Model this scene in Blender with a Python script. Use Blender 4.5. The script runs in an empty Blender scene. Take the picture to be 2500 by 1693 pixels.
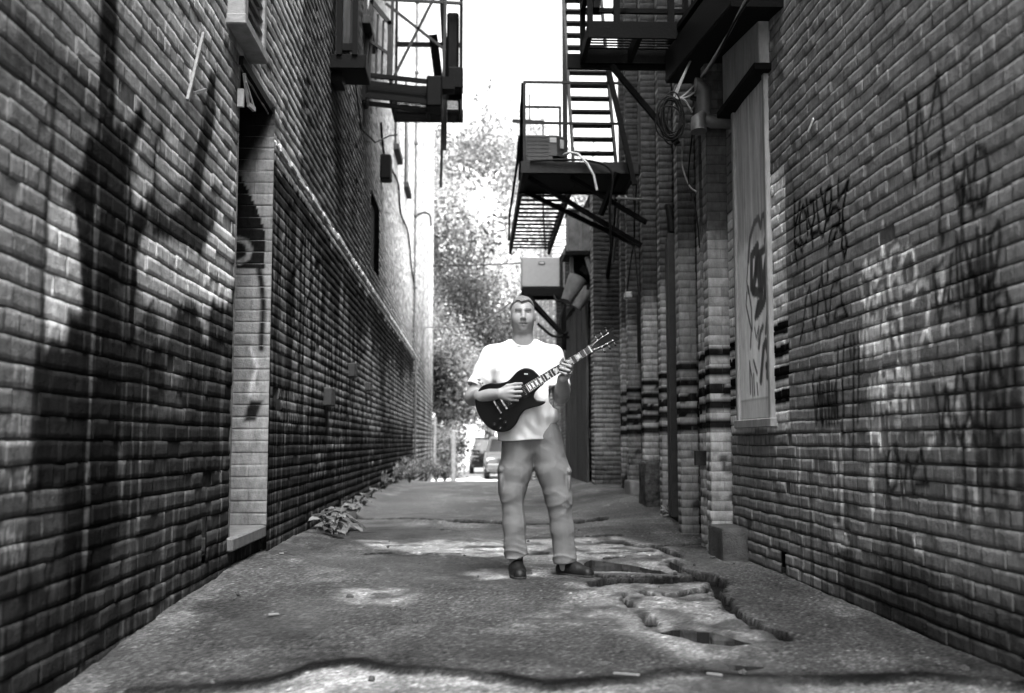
import bpy, math, random
import numpy as np
from mathutils import Vector, Matrix
R = math.radians
random.seed(7); RNG = np.random.default_rng(11)
S = bpy.context.scene
COL = S.collection

# ------------------------------------------------------------------ camera model
F, CX, CY = 2600.0, 1250.0, 846.5
CAMH = 0.85
PITCH = math.atan((1080-CY)/F)
YAW = math.atan(95/F*math.cos(PITCH))
MROT = np.array((Matrix.Rotation(-YAW, 3, 'Z') @ Matrix.Rotation(R(90)+PITCH, 3, 'X')))
def ray(px, py):
    d = MROT @ np.array([(px-CX)/F, -(py-CY)/F, -1.0]); return d
def at(px, py, X=None, Y=None, Z=None, plane=None):
    """point of a real plane (wall, ground, depth) that a photo pixel shows"""
    d = ray(px, py); o = np.array([0, 0, CAMH])
    if X is not None: t = X/d[0]
    elif Y is not None: t = Y/d[1]
    elif Z is not None: t = (Z-CAMH)/d[2]
    else:
        p0, n = plane; t = np.dot(np.array(p0)-o, n)/np.dot(d, n)
    return o+d*t

# ------------------------------------------------------------------ noise helpers
_T = RNG.random((256, 256)).astype(np.float32)
def vnoise(x, y):
    x = np.asarray(x, dtype=np.float64); y = np.asarray(y, dtype=np.float64)
    xi = np.floor(x).astype(np.int64); yi = np.floor(y).astype(np.int64)
    fx = x-xi; fy = y-yi; fx = fx*fx*(3-2*fx); fy = fy*fy*(3-2*fy)
    a = _T[xi & 255, yi & 255]; b = _T[(xi+1) & 255, yi & 255]; c = _T[xi & 255, (yi+1) & 255]; d = _T[(xi+1) & 255, (yi+1) & 255]
    return (a*(1-fx)+b*fx)*(1-fy)+(c*(1-fx)+d*fx)*fy
def fbm(x, y, o=4):
    s = 0; a = .5; t = 0
    for i in range(o):
        s = s+a*vnoise(x*(2**i)+17.3*i, y*(2**i)+5.1*i); t += a; a *= .5
    return s/t
def sstep(a, b, x):
    t = np.clip((x-a)/(b-a), 0, 1); return t*t*(3-2*t)
def seg_dist(u, z, pts):
    d = np.full(u.shape, 1e9)
    for (x0, y0), (x1, y1) in zip(pts[:-1], pts[1:]):
        dx, dy = x1-x0, y1-y0; L = dx*dx+dy*dy+1e-12
        t = np.clip(((u-x0)*dx+(z-y0)*dy)/L, 0, 1)
        d = np.minimum(d, np.hypot(u-x0-t*dx, z-y0-t*dy))
    return d
def stroke(u, z, pts, w, soft=.012):
    P = np.array(pts); m = np.zeros(u.shape); pad = w+soft+.01
    k = (u > P[:, 0].min()-pad) & (u < P[:, 0].max()+pad) & (z > P[:, 1].min()-pad) & (z < P[:, 1].max()+pad)
    if k.any(): m[k] = 1-sstep(w-soft, w+soft, seg_dist(u[k], z[k], pts))
    return m
def poly_sd(u, z, poly):
    ins = np.zeros(u.shape, bool); n = len(poly)
    for i in range(n):
        x0, y0 = poly[i]; x1, y1 = poly[(i+1) % n]
        c = ((y0 > z) != (y1 > z)) & (u < (x1-x0)*(z-y0)/((y1-y0) if abs(y1-y0) > 1e-9 else 1e-9)+x0)
        ins ^= c
    d = seg_dist(u, z, list(poly)+[poly[0]])
    return np.where(ins, -d, d)
def polym(u, z, poly, soft=.03):
    P = np.array(poly); m = np.zeros(u.shape); pad = soft*1.5
    k = (u > P[:, 0].min()-pad) & (u < P[:, 0].max()+pad) & (z > P[:, 1].min()-pad) & (z < P[:, 1].max()+pad)
    if k.any(): m[k] = 1-sstep(-soft, soft, poly_sd(u[k], z[k], poly))
    return m
def mix(a, b, t): return a*(1-t)+b*t

def scrawl(u0, z0, wd, h, n, seed):
    """sprayed squiggles: n loose loops and zigzags side by side"""
    r = random.Random(seed); out = []
    for k in range(n):
        x = u0+wd*k/n; w = wd/n; P = []; m = r.randint(4, 7); kind = r.random()
        for i in range(m):
            t = i/(m-1)
            if kind < .45: P.append((x+w*(.5+.45*math.cos(t*5.6+k)), z0+h*(.5+.5*math.sin(t*5.6+k))*r.uniform(.85, 1.1)))
            else: P.append((x+w*t*1.1, z0+h*(i % 2)*r.uniform(.75, 1.15)))
        out.append(P)
        if r.random() < .35: out.append([(x+w*.4, z0+h*.2), (x+w*.45, z0-h*r.uniform(.3, 1.1))])
    return out
# ------------------------------------------------------------------ object helpers
def tag(o, label=None, cat=None, group=None, kind=None):
    if label: o['label'] = label
    if cat: o['category'] = cat
    if group: o['group'] = group
    if kind: o['kind'] = kind
    return o
def thing(name, label, cat, loc=(0, 0, 0), rz=0, group=None):
    o = bpy.data.objects.new(name, None); COL.objects.link(o)
    o.location = loc; o.rotation_euler = (0, 0, rz); o.empty_display_size = .1
    return tag(o, label, cat, group)
def link(name, me, parent=None):
    o = bpy.data.objects.new(name, me); COL.objects.link(o)
    if parent is not None: o.parent = parent
    return o
def np_mesh(name, V, Q, mat, parent=None, tone=None, smooth=False, tris=None, mi=None):
    V = np.asarray(V, dtype=np.float32); me = bpy.data.meshes.new(name)
    if parent is not None:
        root = parent
        while root.parent is not None: root = root.parent
        if root.type == 'EMPTY':
            M = np.array((Matrix.Translation(root.location) @ root.rotation_euler.to_matrix().to_4x4()).inverted())
            V = (V @ M[:3, :3].T+M[:3, 3]).astype(np.float32)
    Q = np.asarray(Q, dtype=np.int32).reshape(-1, 4) if Q is not None and len(Q) else np.zeros((0, 4), np.int32)
    T = np.asarray(tris, dtype=np.int32).reshape(-1, 3) if tris is not None and len(tris) else np.zeros((0, 3), np.int32)
    me.vertices.add(len(V)); me.vertices.foreach_set('co', V.ravel())
    nl = Q.size+T.size; me.loops.add(nl)
    me.loops.foreach_set('vertex_index', np.concatenate([Q.ravel(), T.ravel()]))
    me.polygons.add(len(Q)+len(T))
    ls = np.concatenate([np.arange(len(Q))*4, len(Q)*4+np.arange(len(T))*3]).astype(np.int32)
    me.polygons.foreach_set('loop_start', ls)
    if tone is not None:
        tone = np.asarray(tone, dtype=np.float32)
        if tone.ndim == 1: tone = np.stack([tone, np.zeros_like(tone), np.zeros_like(tone)], 1)
        c = np.ones((len(V), 4), np.float32); c[:, :3] = tone
        a = me.attributes.new('tone', 'FLOAT_COLOR', 'POINT'); a.data.foreach_set('color', c.ravel())
    for m in (mat if isinstance(mat, (list, tuple)) else [mat]): me.materials.append(m)
    if mi is not None: me.polygons.foreach_set('material_index', np.asarray(mi, dtype=np.int32))
    me.update(calc_edges=True); me.validate()
    if smooth: me.polygons.foreach_set('use_smooth', np.ones(len(me.polygons), bool))
    return link(name, me, parent)

class MB:
    """collects boxes, beams, tubes, plates in world coordinates and links them as one mesh"""
    def __init__(s): s.v = []; s.f = []; s.sm = []
    def add(s, vs, fs, smooth=False):
        b = len(s.v); s.v += [tuple(float(c) for c in v) for v in vs]
        s.f += [tuple(i+b for i in f) for f in fs]; s.sm += [smooth]*len(fs); return s
    def box(s, c, d, M=None, bev=0.0):
        x, y, z = d[0]/2, d[1]/2, d[2]/2
        b = min(bev, x*.9, y*.9, z*.9)
        if b > 0:
            vs = []
            for sx in (-1, 1):
                for sy in (-1, 1):
                    for sz in (-1, 1):
                        vs += [(sx*x, sy*(y-b), sz*(z-b)), (sx*(x-b), sy*y, sz*(z-b)), (sx*(x-b), sy*(y-b), sz*z)]
            def I(sx, sy, sz, k): return ((sx > 0)*4+(sy > 0)*2+(sz > 0))*3+k
            fs = []
            for sg in (-1, 1):
                q = [(-1, -1), (1, -1), (1, 1), (-1, 1)]
                fs += [tuple(I(sg, a, b2, 0) for a, b2 in (q if sg > 0 else q[::-1]))]
                fs += [tuple(I(a, sg, b2, 1) for a, b2 in (q[::-1] if sg > 0 else q))]
                fs += [tuple(I(a, b2, sg, 2) for a, b2 in (q if sg > 0 else q[::-1]))]
            for a in (-1, 1):
                for c2 in (-1, 1):
                    fs += [(I(a, c2, -1, 0), I(a, c2, 1, 0), I(a, c2, 1, 1), I(a, c2, -1, 1))]
                    fs += [(I(a, -1, c2, 0), I(a, 1, c2, 0), I(a, 1, c2, 2), I(a, -1, c2, 2))]
                    fs += [(I(-1, a, c2, 1), I(1, a, c2, 1), I(1, a, c2, 2), I(-1, a, c2, 2))]
                    for d2 in (-1, 1): fs += [(I(a, c2, d2, 0), I(a, c2, d2, 1), I(a, c2, d2, 2))]
        else:
            vs = [(sx*x, sy*y, sz*z) for sx in (-1, 1) for sy in (-1, 1) for sz in (-1, 1)]
            fs = [(0, 1, 3, 2), (4, 6, 7, 5), (0, 4, 5, 1), (2, 3, 7, 6), (0, 2, 6, 4), (1, 5, 7, 3)]
        c = Vector(c)
        vs = [(M @ Vector(v) if M is not None else Vector(v))+c for v in vs]
        return s.add(vs, fs)
    def beam(s, p0, p1, w, h, bev=0.0, up=(0, 0, 1)):
        p0 = Vector(p0); p1 = Vector(p1); d = p1-p0; L = d.length
        y = d.normalized(); upv = Vector(up)
        if abs(y.dot(upv)) > .98: upv = Vector((1, 0, 0))
        x = y.cross(upv).normalized(); z = x.cross(y)
        M = Matrix((x, y, z)).transposed()
        return s.box((p0+p1)/2, (w, L, h), M, bev)
    def tube(s, pts, r, n=8, caps=True):
        pts = [Vector(p) for p in pts]; m = len(pts)
        rr = r if isinstance(r, (list, tuple)) else [r]*m
        vs = []; ref = Vector((.31, .52, .79))
        t0 = (pts[1]-pts[0]).normalized(); a = t0.cross(ref).normalized()
        for i, p in enumerate(pts):
            t = (pts[min(i+1, m-1)]-pts[max(i-1, 0)]).normalized()
            a = (a-t*a.dot(t)).normalized(); b = t.cross(a)
            for k in range(n):
                an = 2*math.pi*k/n; vs.append(p+(a*math.cos(an)+b*math.sin(an))*rr[i])
        fs = [(i*n+k, i*n+(k+1) % n, (i+1)*n+(k+1) % n, (i+1)*n+k) for i in range(m-1) for k in range(n)]
        s.add(vs, fs, True)
        if caps: s.add(vs[:n], [tuple(range(n))[::-1]]).add(vs[-n:], [tuple(range(n))])
        return s
    def cyl(s, p0, p1, r, n=16): return s.tube([p0, p1], r, n)
    def ball(s, c, r, nu=12, nv=8, M=None):
        r = r if isinstance(r, (list, tuple)) else (r, r, r); vs = []; c = Vector(c)
        for j in range(nv+1):
            th = math.pi*j/nv
            for i in range(nu):
                ph = 2*math.pi*i/nu
                v = Vector((r[0]*math.sin(th)*math.cos(ph), r[1]*math.sin(th)*math.sin(ph), r[2]*math.cos(th)))
                vs.append((M @ v if M is not None else v)+c)
        return s.add(vs, [(j*nu+i, (j+1)*nu+i, (j+1)*nu+(i+1) % nu, j*nu+(i+1) % nu) for j in range(nv) for i in range(nu)], True)
    def plate(s, poly, w0, w1, fn, bev=.0):
        """2-D outline extruded from w0 to w1 through fn(u,v,w); optional bevel ring"""
        n = len(poly); P = [Vector((p[0], p[1])) for p in poly]
        area = sum(P[i].x*P[(i+1) % n].y-P[(i+1) % n].x*P[i].y for i in range(n)); sg = 1 if area > 0 else -1
        def inset(b):
            o = []
            for i in range(n):
                e = (P[(i+1) % n]-P[i-1]).normalized(); o.append(P[i]+Vector((-e.y, e.x))*b*sg)
            return o
        rings = [(inset(bev), w0), (P, w0+bev), (P, w1-bev), (inset(bev), w1)] if bev > 0 else [(P, w0), (P, w1)]
        vs = [fn(q.x, q.y, w) for ring, w in rings for q in ring]; m = len(rings)
        fs = [(j*n+i, j*n+(i+1) % n, (j+1)*n+(i+1) % n, (j+1)*n+i) for j in range(m-1) for i in range(n)]
        fs += [tuple(range(n))[::-1], tuple((m-1)*n+i for i in range(n))]
        return s.add(vs, fs)
    def build(s, name, mat, parent=None, auto=True):
        me = bpy.data.meshes.new(name); V = s.v
        if parent is not None:
            root = parent
            while root.parent is not None: root = root.parent
            if root.type == 'EMPTY':
                M = (Matrix.Translation(root.location) @ root.rotation_euler.to_matrix().to_4x4()).inverted()
                V = [M @ Vector(v) for v in V]
        me.from_pydata([tuple(v) for v in V], [], s.f); me.materials.append(mat)
        me.polygons.foreach_set('use_smooth', np.array(s.sm, bool)); me.update()
        import bmesh
        b = bmesh.new(); b.from_mesh(me); bmesh.ops.recalc_face_normals(b, faces=b.faces); b.to_mesh(me); b.free()
        return link(name, me, parent)
def copy_tree(o, parent=None):
    kids = [c for c in S.objects if c.parent == o]
    c = o.copy(); COL.objects.link(c); c.parent = parent
    for k in kids: copy_tree(k, c)
    return c

# ------------------------------------------------------------------ materials
def nmat(name):
    m = bpy.data.materials.new(name); m.use_nodes = True
    nt = m.node_tree; b = nt.nodes['Principled BSDF']; return m, nt.nodes, nt.links, b
def grey(n, l, sock, fac_sock, lo, hi, p0=.3, p1=.7):
    r = n.new('ShaderNodeValToRGB'); r.color_ramp.elements[0].position = p0; r.color_ramp.elements[1].position = p1
    r.color_ramp.elements[0].color = (lo, lo, lo, 1); r.color_ramp.elements[1].color = (hi, hi, hi, 1)
    l.new(fac_sock, r.inputs[0]); l.new(r.outputs[0], sock); return r
def mat(name, v, rough=.6, metal=0.0, amp=.3, scale=14.0, bump=.15, bscale=60., stretch=(1, 1, 1), spec=.5):
    m, n, l, b = nmat(name)
    tc = n.new('ShaderNodeTexCoord'); mp = n.new('ShaderNodeMapping'); mp.inputs['Scale'].default_value = stretch
    l.new(tc.outputs['Object'], mp.inputs[0])
    nz = n.new('ShaderNodeTexNoise'); nz.inputs['Scale'].default_value = scale; nz.inputs['Detail'].default_value = 6; nz.inputs['Roughness'].default_value = .65
    l.new(mp.outputs[0], nz.inputs['Vector'])
    grey(n, l, b.inputs['Base Color'], nz.outputs['Fac'], v*(1-amp), min(1, v*(1+amp)))
    b.inputs['Roughness'].default_value = rough; b.inputs['Metallic'].default_value = metal
    b.inputs['Specular IOR Level'].default_value = spec
    if bump:
        n2 = n.new('ShaderNodeTexNoise'); n2.inputs['Scale'].default_value = bscale; n2.inputs['Detail'].default_value = 5
        l.new(mp.outputs[0], n2.inputs['Vector'])
        bp = n.new('ShaderNodeBump'); bp.inputs['Strength'].default_value = bump; bp.inputs['Distance'].default_value = .02
        l.new(n2.outputs['Fac'], bp.inputs['Height']); l.new(bp.outputs[0], b.inputs['Normal'])
    return m
def tone_mat(name, amp=.35, rough0=.85, rough1=.2, bump=.25, b1=35., b2=140., scale=22., stretch=(1, 1, 1), bdist=.012, spec=.5, spec0=None):
    """base colour from the 'tone' attribute's red (paint, stain), gloss from its green, both broken by noise"""
    m, n, l, b = nmat(name)
    at_ = n.new('ShaderNodeAttribute'); at_.attribute_name = 'tone'
    sp = n.new('ShaderNodeSeparateColor'); l.new(at_.outputs['Color'], sp.inputs[0])
    tc = n.new('ShaderNodeTexCoord'); mp = n.new('ShaderNodeMapping'); mp.inputs['Scale'].default_value = stretch
    l.new(tc.outputs['Object'], mp.inputs[0])
    nz = n.new('ShaderNodeTexNoise'); nz.inputs['Scale'].default_value = scale; nz.inputs['Detail'].default_value = 8; nz.inputs['Roughness'].default_value = .7
    l.new(mp.outputs[0], nz.inputs['Vector'])
    mr = n.new('ShaderNodeMapRange'); mr.inputs[1].default_value = .3; mr.inputs[2].default_value = .7; mr.inputs[3].default_value = 1-amp; mr.inputs[4].default_value = 1+amp
    l.new(nz.outputs['Fac'], mr.inputs[0])
    mu = n.new('ShaderNodeMath'); mu.operation = 'MULTIPLY'; l.new(sp.outputs[0], mu.inputs[0]); l.new(mr.outputs[0], mu.inputs[1])
    cc = n.new('ShaderNodeCombineColor')
    for i in range(3): l.new(mu.outputs[0], cc.inputs[i])
    l.new(cc.outputs[0], b.inputs['Base Color'])
    rr = n.new('ShaderNodeMapRange'); rr.inputs[3].default_value = rough0; rr.inputs[4].default_value = rough1
    l.new(sp.outputs[1], rr.inputs[0]); l.new(rr.outputs[0], b.inputs['Roughness'])
    b.inputs['Specular IOR Level'].default_value = spec
    if spec0 is not None:
        rs_ = n.new('ShaderNodeMapRange'); rs_.inputs[3].default_value = spec0; rs_.inputs[4].default_value = spec
        l.new(sp.outputs[1], rs_.inputs[0]); l.new(rs_.outputs[0], b.inputs['Specular IOR Level'])
    a1 = n.new('ShaderNodeTexNoise'); a1.inputs['Scale'].default_value = b1; a1.inputs['Detail'].default_value = 6; l.new(tc.outputs['Object'], a1.inputs['Vector'])
    a2 = n.new('ShaderNodeTexNoise'); a2.inputs['Scale'].default_value = b2; a2.inputs['Detail'].default_value = 3; l.new(tc.outputs['Object'], a2.inputs['Vector'])
    ad = n.new('ShaderNodeMath'); ad.operation = 'MULTIPLY_ADD'; ad.inputs[1].default_value = .5
    l.new(a2.outputs['Fac'], ad.inputs[0]); l.new(a1.outputs['Fac'], ad.inputs[2])
    bp = n.new('ShaderNodeBump'); bp.inputs['Strength'].default_value = bump; bp.inputs['Distance'].default_value = bdist
    l.new(ad.outputs[0], bp.inputs['Height']); l.new(bp.outputs[0], b.inputs['Normal'])
    return m
M_BRICK = tone_mat('painted_brick', amp=.35, rough0=.92, rough1=.6, bump=.45, stretch=(1, 1, .45), spec=.0)
M_CORE = mat('wall_core', .02, .9, spec=.1)
M_IRON = mat('black_iron', .0018, .7, 0, amp=.5, scale=30, spec=.08)
M_IRONG = mat('weathered_iron', .010, .6, 0, amp=.6, scale=25, spec=.2)
M_WOODD = mat('dark_weathered_wood', .028, .85, amp=.75, scale=9, stretch=(8, 8, .6), bump=.4, spec=.25)
M_CABLE = mat('black_cable', .004, .6, amp=.2, spec=.12)
M_CABLEL = mat('pale_cable', .2, .5, amp=.2)
M_CONC = mat('rough_concrete', .2, .9, amp=.45, scale=8, bump=.6, bscale=30)
M_GALV = mat('galvanised_metal', .06, .5, 0, amp=.3, scale=12)
M_STONE = mat('stone', .045, .9, amp=.5, scale=30, bump=.5)
# ------------------------------------------------------------------ camera, light, sky
cd = bpy.data.cameras.new('camera'); cam = bpy.data.objects.new('camera', cd); COL.objects.link(cam)
cam.location = (0, 0, CAMH); cam.rotation_euler = (R(90)+PITCH, 0, -YAW)
cd.sensor_width = 36; cd.lens = F/2500*36; cd.clip_end = 2000; cd.clip_start = .05
cd.dof.use_dof = True; cd.dof.focus_distance = 6.9; cd.dof.aperture_fstop = 2.2
S.camera = cam
SUN_EL, SUN_AZ = R(60), R(170)      # azimuth from +Y towards +X: high behind the photographer, veiled by thin cloud
w = bpy.data.worlds.new('World'); S.world = w; w.use_nodes = True
wn, wl = w.node_tree.nodes, w.node_tree.links
sky = wn.new('ShaderNodeTexSky'); sky.sky_type = 'NISHITA'; sky.sun_disc = False
sky.sun_elevation = SUN_EL; sky.sun_rotation = SUN_AZ; sky.air_density = 1.2; sky.dust_density = 4.0
bw = wn.new('ShaderNodeRGBToBW'); wl.new(sky.outputs[0], bw.inputs[0])
bg = wn['Background']; wl.new(bw.outputs[0], bg.inputs[0]); bg.inputs[1].default_value = .15
sd = bpy.data.lights.new('sun', 'SUN'); sd.energy = 1.2; sd.angle = R(25); sd.color = (1, 1, 1)
sun = bpy.data.objects.new('sun', sd); COL.objects.link(sun)
dv = Vector((math.sin(SUN_AZ)*math.cos(SUN_EL), math.cos(SUN_AZ)*math.cos(SUN_EL), math.sin(SUN_EL)))
sun.rotation_euler = (-dv).to_track_quat('-Z', 'Y').to_euler(); sun.location = dv*60
S.view_settings.view_transform = 'Standard'; S.view_settings.look = 'None'
S.view_settings.exposure = 2.65; S.view_settings.gamma = 1
S.cycles.max_bounces = 8; S.cycles.diffuse_bounces = 5; S.cycles.use_denoising = True
# ------------------------------------------------------------------ real brickwork: every brick its own raised face, raked joints between
class Brickwork:
    def __init__(s): s.V = []; s.Q = []; s.T = []; s.n = 0
    def _push(s, V, Q, T): s.V.append(V); s.Q.append(Q+s.n); s.T.append(T); s.n += len(V)
    def wall(s, o, ud, nd, u0, u1, z0, z1, paint, holes=(), cell=None, L=.205, H=.0752, gap=.006, gapu=.002, depth=.0065, jit=.003, seed=1, ztop=None, header=6, tone=.16, joint=.5, wob=1.0):
        """o: point at u=0,z=0; ud: run direction; nd: outward normal; paint(u,z)->albedo (or (albedo,gloss))"""
        rs = np.random.default_rng(seed); o = np.array(o, float); ud = np.array(ud, float); ud /= np.linalg.norm(ud); nd = np.array(nd, float); nd /= np.linalg.norm(nd)
        lod = {}; rows = int(math.ceil((z1-z0)/H))
        flip = np.dot(np.cross(ud, [0, 0, 1]), nd) < 0
        mort = []
        for r in range(rows):
            za = z0+r*H; zb = min(za+H, z1)
            if zb-za < .02: continue
            zc = (za+zb)/2; iv = [(u0, u1)]
            if ztop is not None:
                k = ztop(zc)
                if k > u0: iv = [(k, u1)] if k < u1 else []
            for (ha, hb, hz0, hz1) in holes:
                if hz0 <= zc < hz1:
                    nv = []
                    for a, b in iv:
                        if hb <= a or ha >= b: nv.append((a, b)); continue
                        if a < ha: nv.append((a, ha))
                        if hb < b: nv.append((hb, b))
                    iv = nv
            Lr = L*.5 if (header and r % header == header-1) else L
            for a, b in iv:
                u = a; first = True
                while u < b-1e-4:
                    ln = Lr*(1+rs.uniform(-.03, .03))
                    if first and r % 2: ln *= .5
                    first = False; e = min(u+ln, b)
                    if b-e < .04: e = b
                    c = cell((u+e)/2) if cell else None
                    nx = max(1, min(14, int(round((e-u)/c)))) if c else 1; nz = max(1, min(6, int(round((zb-za)/c)))) if c else 1
                    lod.setdefault((nx, nz), []).append((u, e, za, zb, rs.uniform(-jit, jit)*(3.0 if rs.random() < .03 else 1), rs.normal(0, tone), rs.uniform(-.004, .004), rs.uniform(-.003, .003)*wob))
                    u = e
        for (nx, nz), B in lod.items():
            B = np.array(B); n = len(B); ua, ub, za, zb, off, tn, tilt, dz = B.T
            fx = np.concatenate([[0], np.linspace(0, 1, nx+1), [1]]); fz = np.concatenate([[0], np.linspace(0, 1, nz+1), [1]])
            W, Hh = nx+3, nz+3; e = .003
            g = gap/2
            X0 = (ua+gapu/2)[:, None]; X1 = (ub-gapu/2)[:, None]
            cu = np.where(np.arange(W)[None, :] == 0, X0, np.where(np.arange(W)[None, :] == W-1, X1, (X0+e)+(X1-X0-2*e)*fx[None, :]))
            Z0 = (za+g+dz)[:, None]; Z1 = (zb-g+dz)[:, None]
            cz = np.where(np.arange(Hh)[None, :] == 0, Z0, np.where(np.arange(Hh)[None, :] == Hh-1, Z1, (Z0+e)+(Z1-Z0-2*e)*fz[None, :]))
            U = np.repeat(cu[:, :, None], Hh, 2); Z = np.repeat(cz[:, None, :], W, 1)
            edge = np.zeros((W, Hh), bool); edge[0] = edge[-1] = True; edge[:, 0] = edge[:, -1] = True
            ed = np.full((W, Hh), -depth-.0006); ed[0, 1:-1] = ed[-1, 1:-1] = -.0004; ed[0, 0] = ed[-1, 0] = ed[0, -1] = ed[-1, -1] = -depth
            jn = np.where(ed < -.0018, joint, .72)
            wv = (fbm(U*23+3.1, Z*31, 3)-.5)*.006*wob
            Z = Z+(fbm(U*5.0, Z*5.0, 3)-.5)*.009*wob+(vnoise(U*1.1, np.round(za/H)[:, None, None]*7.3)-.5)*.007*wob
            D = np.where(edge[None], ed[None], off[:, None, None]+wv+tilt[:, None, None]*((U-ua[:, None, None])/(ub-ua)[:, None, None]-.5))
            res = paint(U.ravel(), Z.ravel())
            al, gl = res if isinstance(res, tuple) else (res, np.zeros(U.size))
            al = al.reshape(U.shape)*np.exp(tn)[:, None, None]
            al = np.where(edge[None], al*jn[None], al)
            P = o+U.reshape(-1, 1)*ud+D.reshape(-1, 1)*nd; P[:, 2] += Z.ravel()
            ii, jj = np.meshgrid(np.arange(W-1), np.arange(Hh-1), indexing='ij'); a0 = (ii*Hh+jj).ravel()
            q = np.stack([a0, a0+Hh, a0+Hh+1, a0+1], 1)
            if flip: q = q[:, ::-1]
            Q = (q[None]+(np.arange(n)*W*Hh)[:, None, None]).reshape(-1, 4)
            T = np.stack([np.clip(al.ravel(), .003, .9), np.reshape(gl, -1), np.zeros(U.size)], 1)
            s._push(P, Q, T)
            # mortar bed behind each brick
            mu = np.stack([ua, ub, ub, ua], 1); mz = np.stack([za, za, zb, zb], 1)
            res = paint(mu.ravel(), mz.ravel()); al = (res[0] if isinstance(res, tuple) else res)*joint
            P = o+mu.reshape(-1, 1)*ud-(depth)*nd; P[:, 2] += mz.ravel()
            q = np.arange(n*4).reshape(-1, 4)
            if flip: q = q[:, ::-1]
            s._push(P, q, np.stack([np.clip(al, .003, .9), np.zeros(n*4), np.zeros(n*4)], 1))
        return s
    def flat(s, o, ud, nd, u0, u1, z0, z1, al, d=-.01):
        o = np.array(o, float); ud = np.array(ud, float); nd = np.array(nd, float)
        P = np.array([o+u*ud+d*nd+np.array([0, 0, z]) for u, z in ((u0, z0), (u1, z0), (u1, z1), (u0, z1))])
        s._push(P, np.array([[0, 1, 2, 3]]), np.tile([al, 0, 0], (4, 1)))
        return s
    def build(s, name, parent, m=None):
        return np_mesh(name, np.concatenate(s.V), np.concatenate(s.Q), m or M_BRICK, parent, np.concatenate(s.T))
# ------------------------------------------------------------------ ground
def g(px, py): p = at(px, py, Z=0); return (p[0], p[1])
def c7(x, y): return g(1200+x/3.0987, 1280+y/3.0987)
EDGE = [g(*p) for p in [(120, 1700), (215, 1690), (290, 1640), (430, 1643), (645, 1644), (700, 1632), (753, 1614), (861, 1610), (968, 1635), (1076, 1644), (1248, 1662), (1334, 1678), (1452, 1676), (1560, 1667), (1613, 1651), (1684, 1645), (1765, 1648), (1832, 1658), (2259, 1656), (2400, 1672), (2600, 1690)]]
CRACKS = [([c7(*p) for p in pts], w, d) for pts, w, d in [
    ([(780, 135), (1000, 138), (1050, 155), (1100, 170), (1230, 172), (1300, 200), (1400, 235)], .05, .045),
    ([(1230, 172), (1500, 150), (1620, 152)], .015, .02),
    ([(1375, 280), (1395, 330), (1500, 370), (1560, 400), (1650, 400)], .05, .05),
    ([(770, 458), (900, 435), (1200, 432), (1500, 420), (1640, 425), (1750, 445), (1700, 490)], .045, .05),
    ([(1690, 500), (1720, 560), (1810, 590), (1800, 660), (1900, 710), (1990, 760), (2030, 800), (2200, 840)], .035, .045),
    ([(1000, 540), (1050, 620)], .02, .03), ([(1145, 700), (1185, 750)], .045, .045),
    ([(630, 96), (800, 95), (980, 85)], .02, .03), ([(700, 228), (850, 222), (1000, 218), (1300, 205)], .012, .015),
    ([(850, 262), (1050, 240), (1280, 238)], .012, .015), ([(300, 225), (390, 222)], .05, .03),
    ([(1350, 545), (1480, 520), (1640, 500)], .03, .03), ([(1150, 520), (1210, 545)], .03, .03),
    ([(580, 395), (900, 405), (1300, 405), (1450, 395)], .012, .02)]]
CRACKS += [([g(*p) for p in [(780, 1275), (900, 1271), (1000, 1272), (1100, 1276), (1250, 1278), (1345, 1279), (1480, 1276)]], .03, .04),
           ([g(*p) for p in [(905, 1350), (980, 1348), (1070, 1352)]], .03, .02)]
PUD = [[c7(*p) for p in q] for q in [
    [(690, 285), (745, 252), (1000, 288), (1250, 335), (1390, 375), (1250, 368), (950, 352), (700, 345)],
    [(1255, 800), (1400, 778), (1600, 793), (1800, 838), (1975, 888), (1800, 908), (1600, 892), (1450, 845)],
    [(1775, 1038), (2040, 1058), (1900, 1092), (1785, 1088)]]]
PUD.append([g(*p) for p in [(1700, 1652), (1900, 1656), (1960, 1700), (1650, 1700)]])
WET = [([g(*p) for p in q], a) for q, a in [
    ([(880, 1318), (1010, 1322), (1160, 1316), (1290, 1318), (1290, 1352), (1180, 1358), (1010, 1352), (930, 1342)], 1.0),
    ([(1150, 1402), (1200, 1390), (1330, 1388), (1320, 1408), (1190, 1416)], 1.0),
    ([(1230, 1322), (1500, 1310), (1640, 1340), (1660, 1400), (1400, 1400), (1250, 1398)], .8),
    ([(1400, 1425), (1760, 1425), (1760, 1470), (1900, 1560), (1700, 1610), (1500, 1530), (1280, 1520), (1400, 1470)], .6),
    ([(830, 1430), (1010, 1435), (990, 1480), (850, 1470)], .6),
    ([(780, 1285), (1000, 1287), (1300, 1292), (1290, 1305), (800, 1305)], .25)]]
def ground_h(x, y):
    """large shape of the alley floor"""
    z = np.where(y > 23, -(y-23)*.045, 0.0); z = np.where(y > 36, -.585+0*(y), z)
    z = z-.10*sstep(0, -1.6, x)*sstep(6.2, 3.6, y)                       # falls away to the near left wall
    z = z+.17*sstep(1.0, 2.1, x)*sstep(9.0, 14.0, y)*sstep(30, 23, y)    # banked up against the far right wall
    z = z+.05*sstep(-1.15, -1.5, x)*sstep(6, 7.5, y)
    return z
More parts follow.
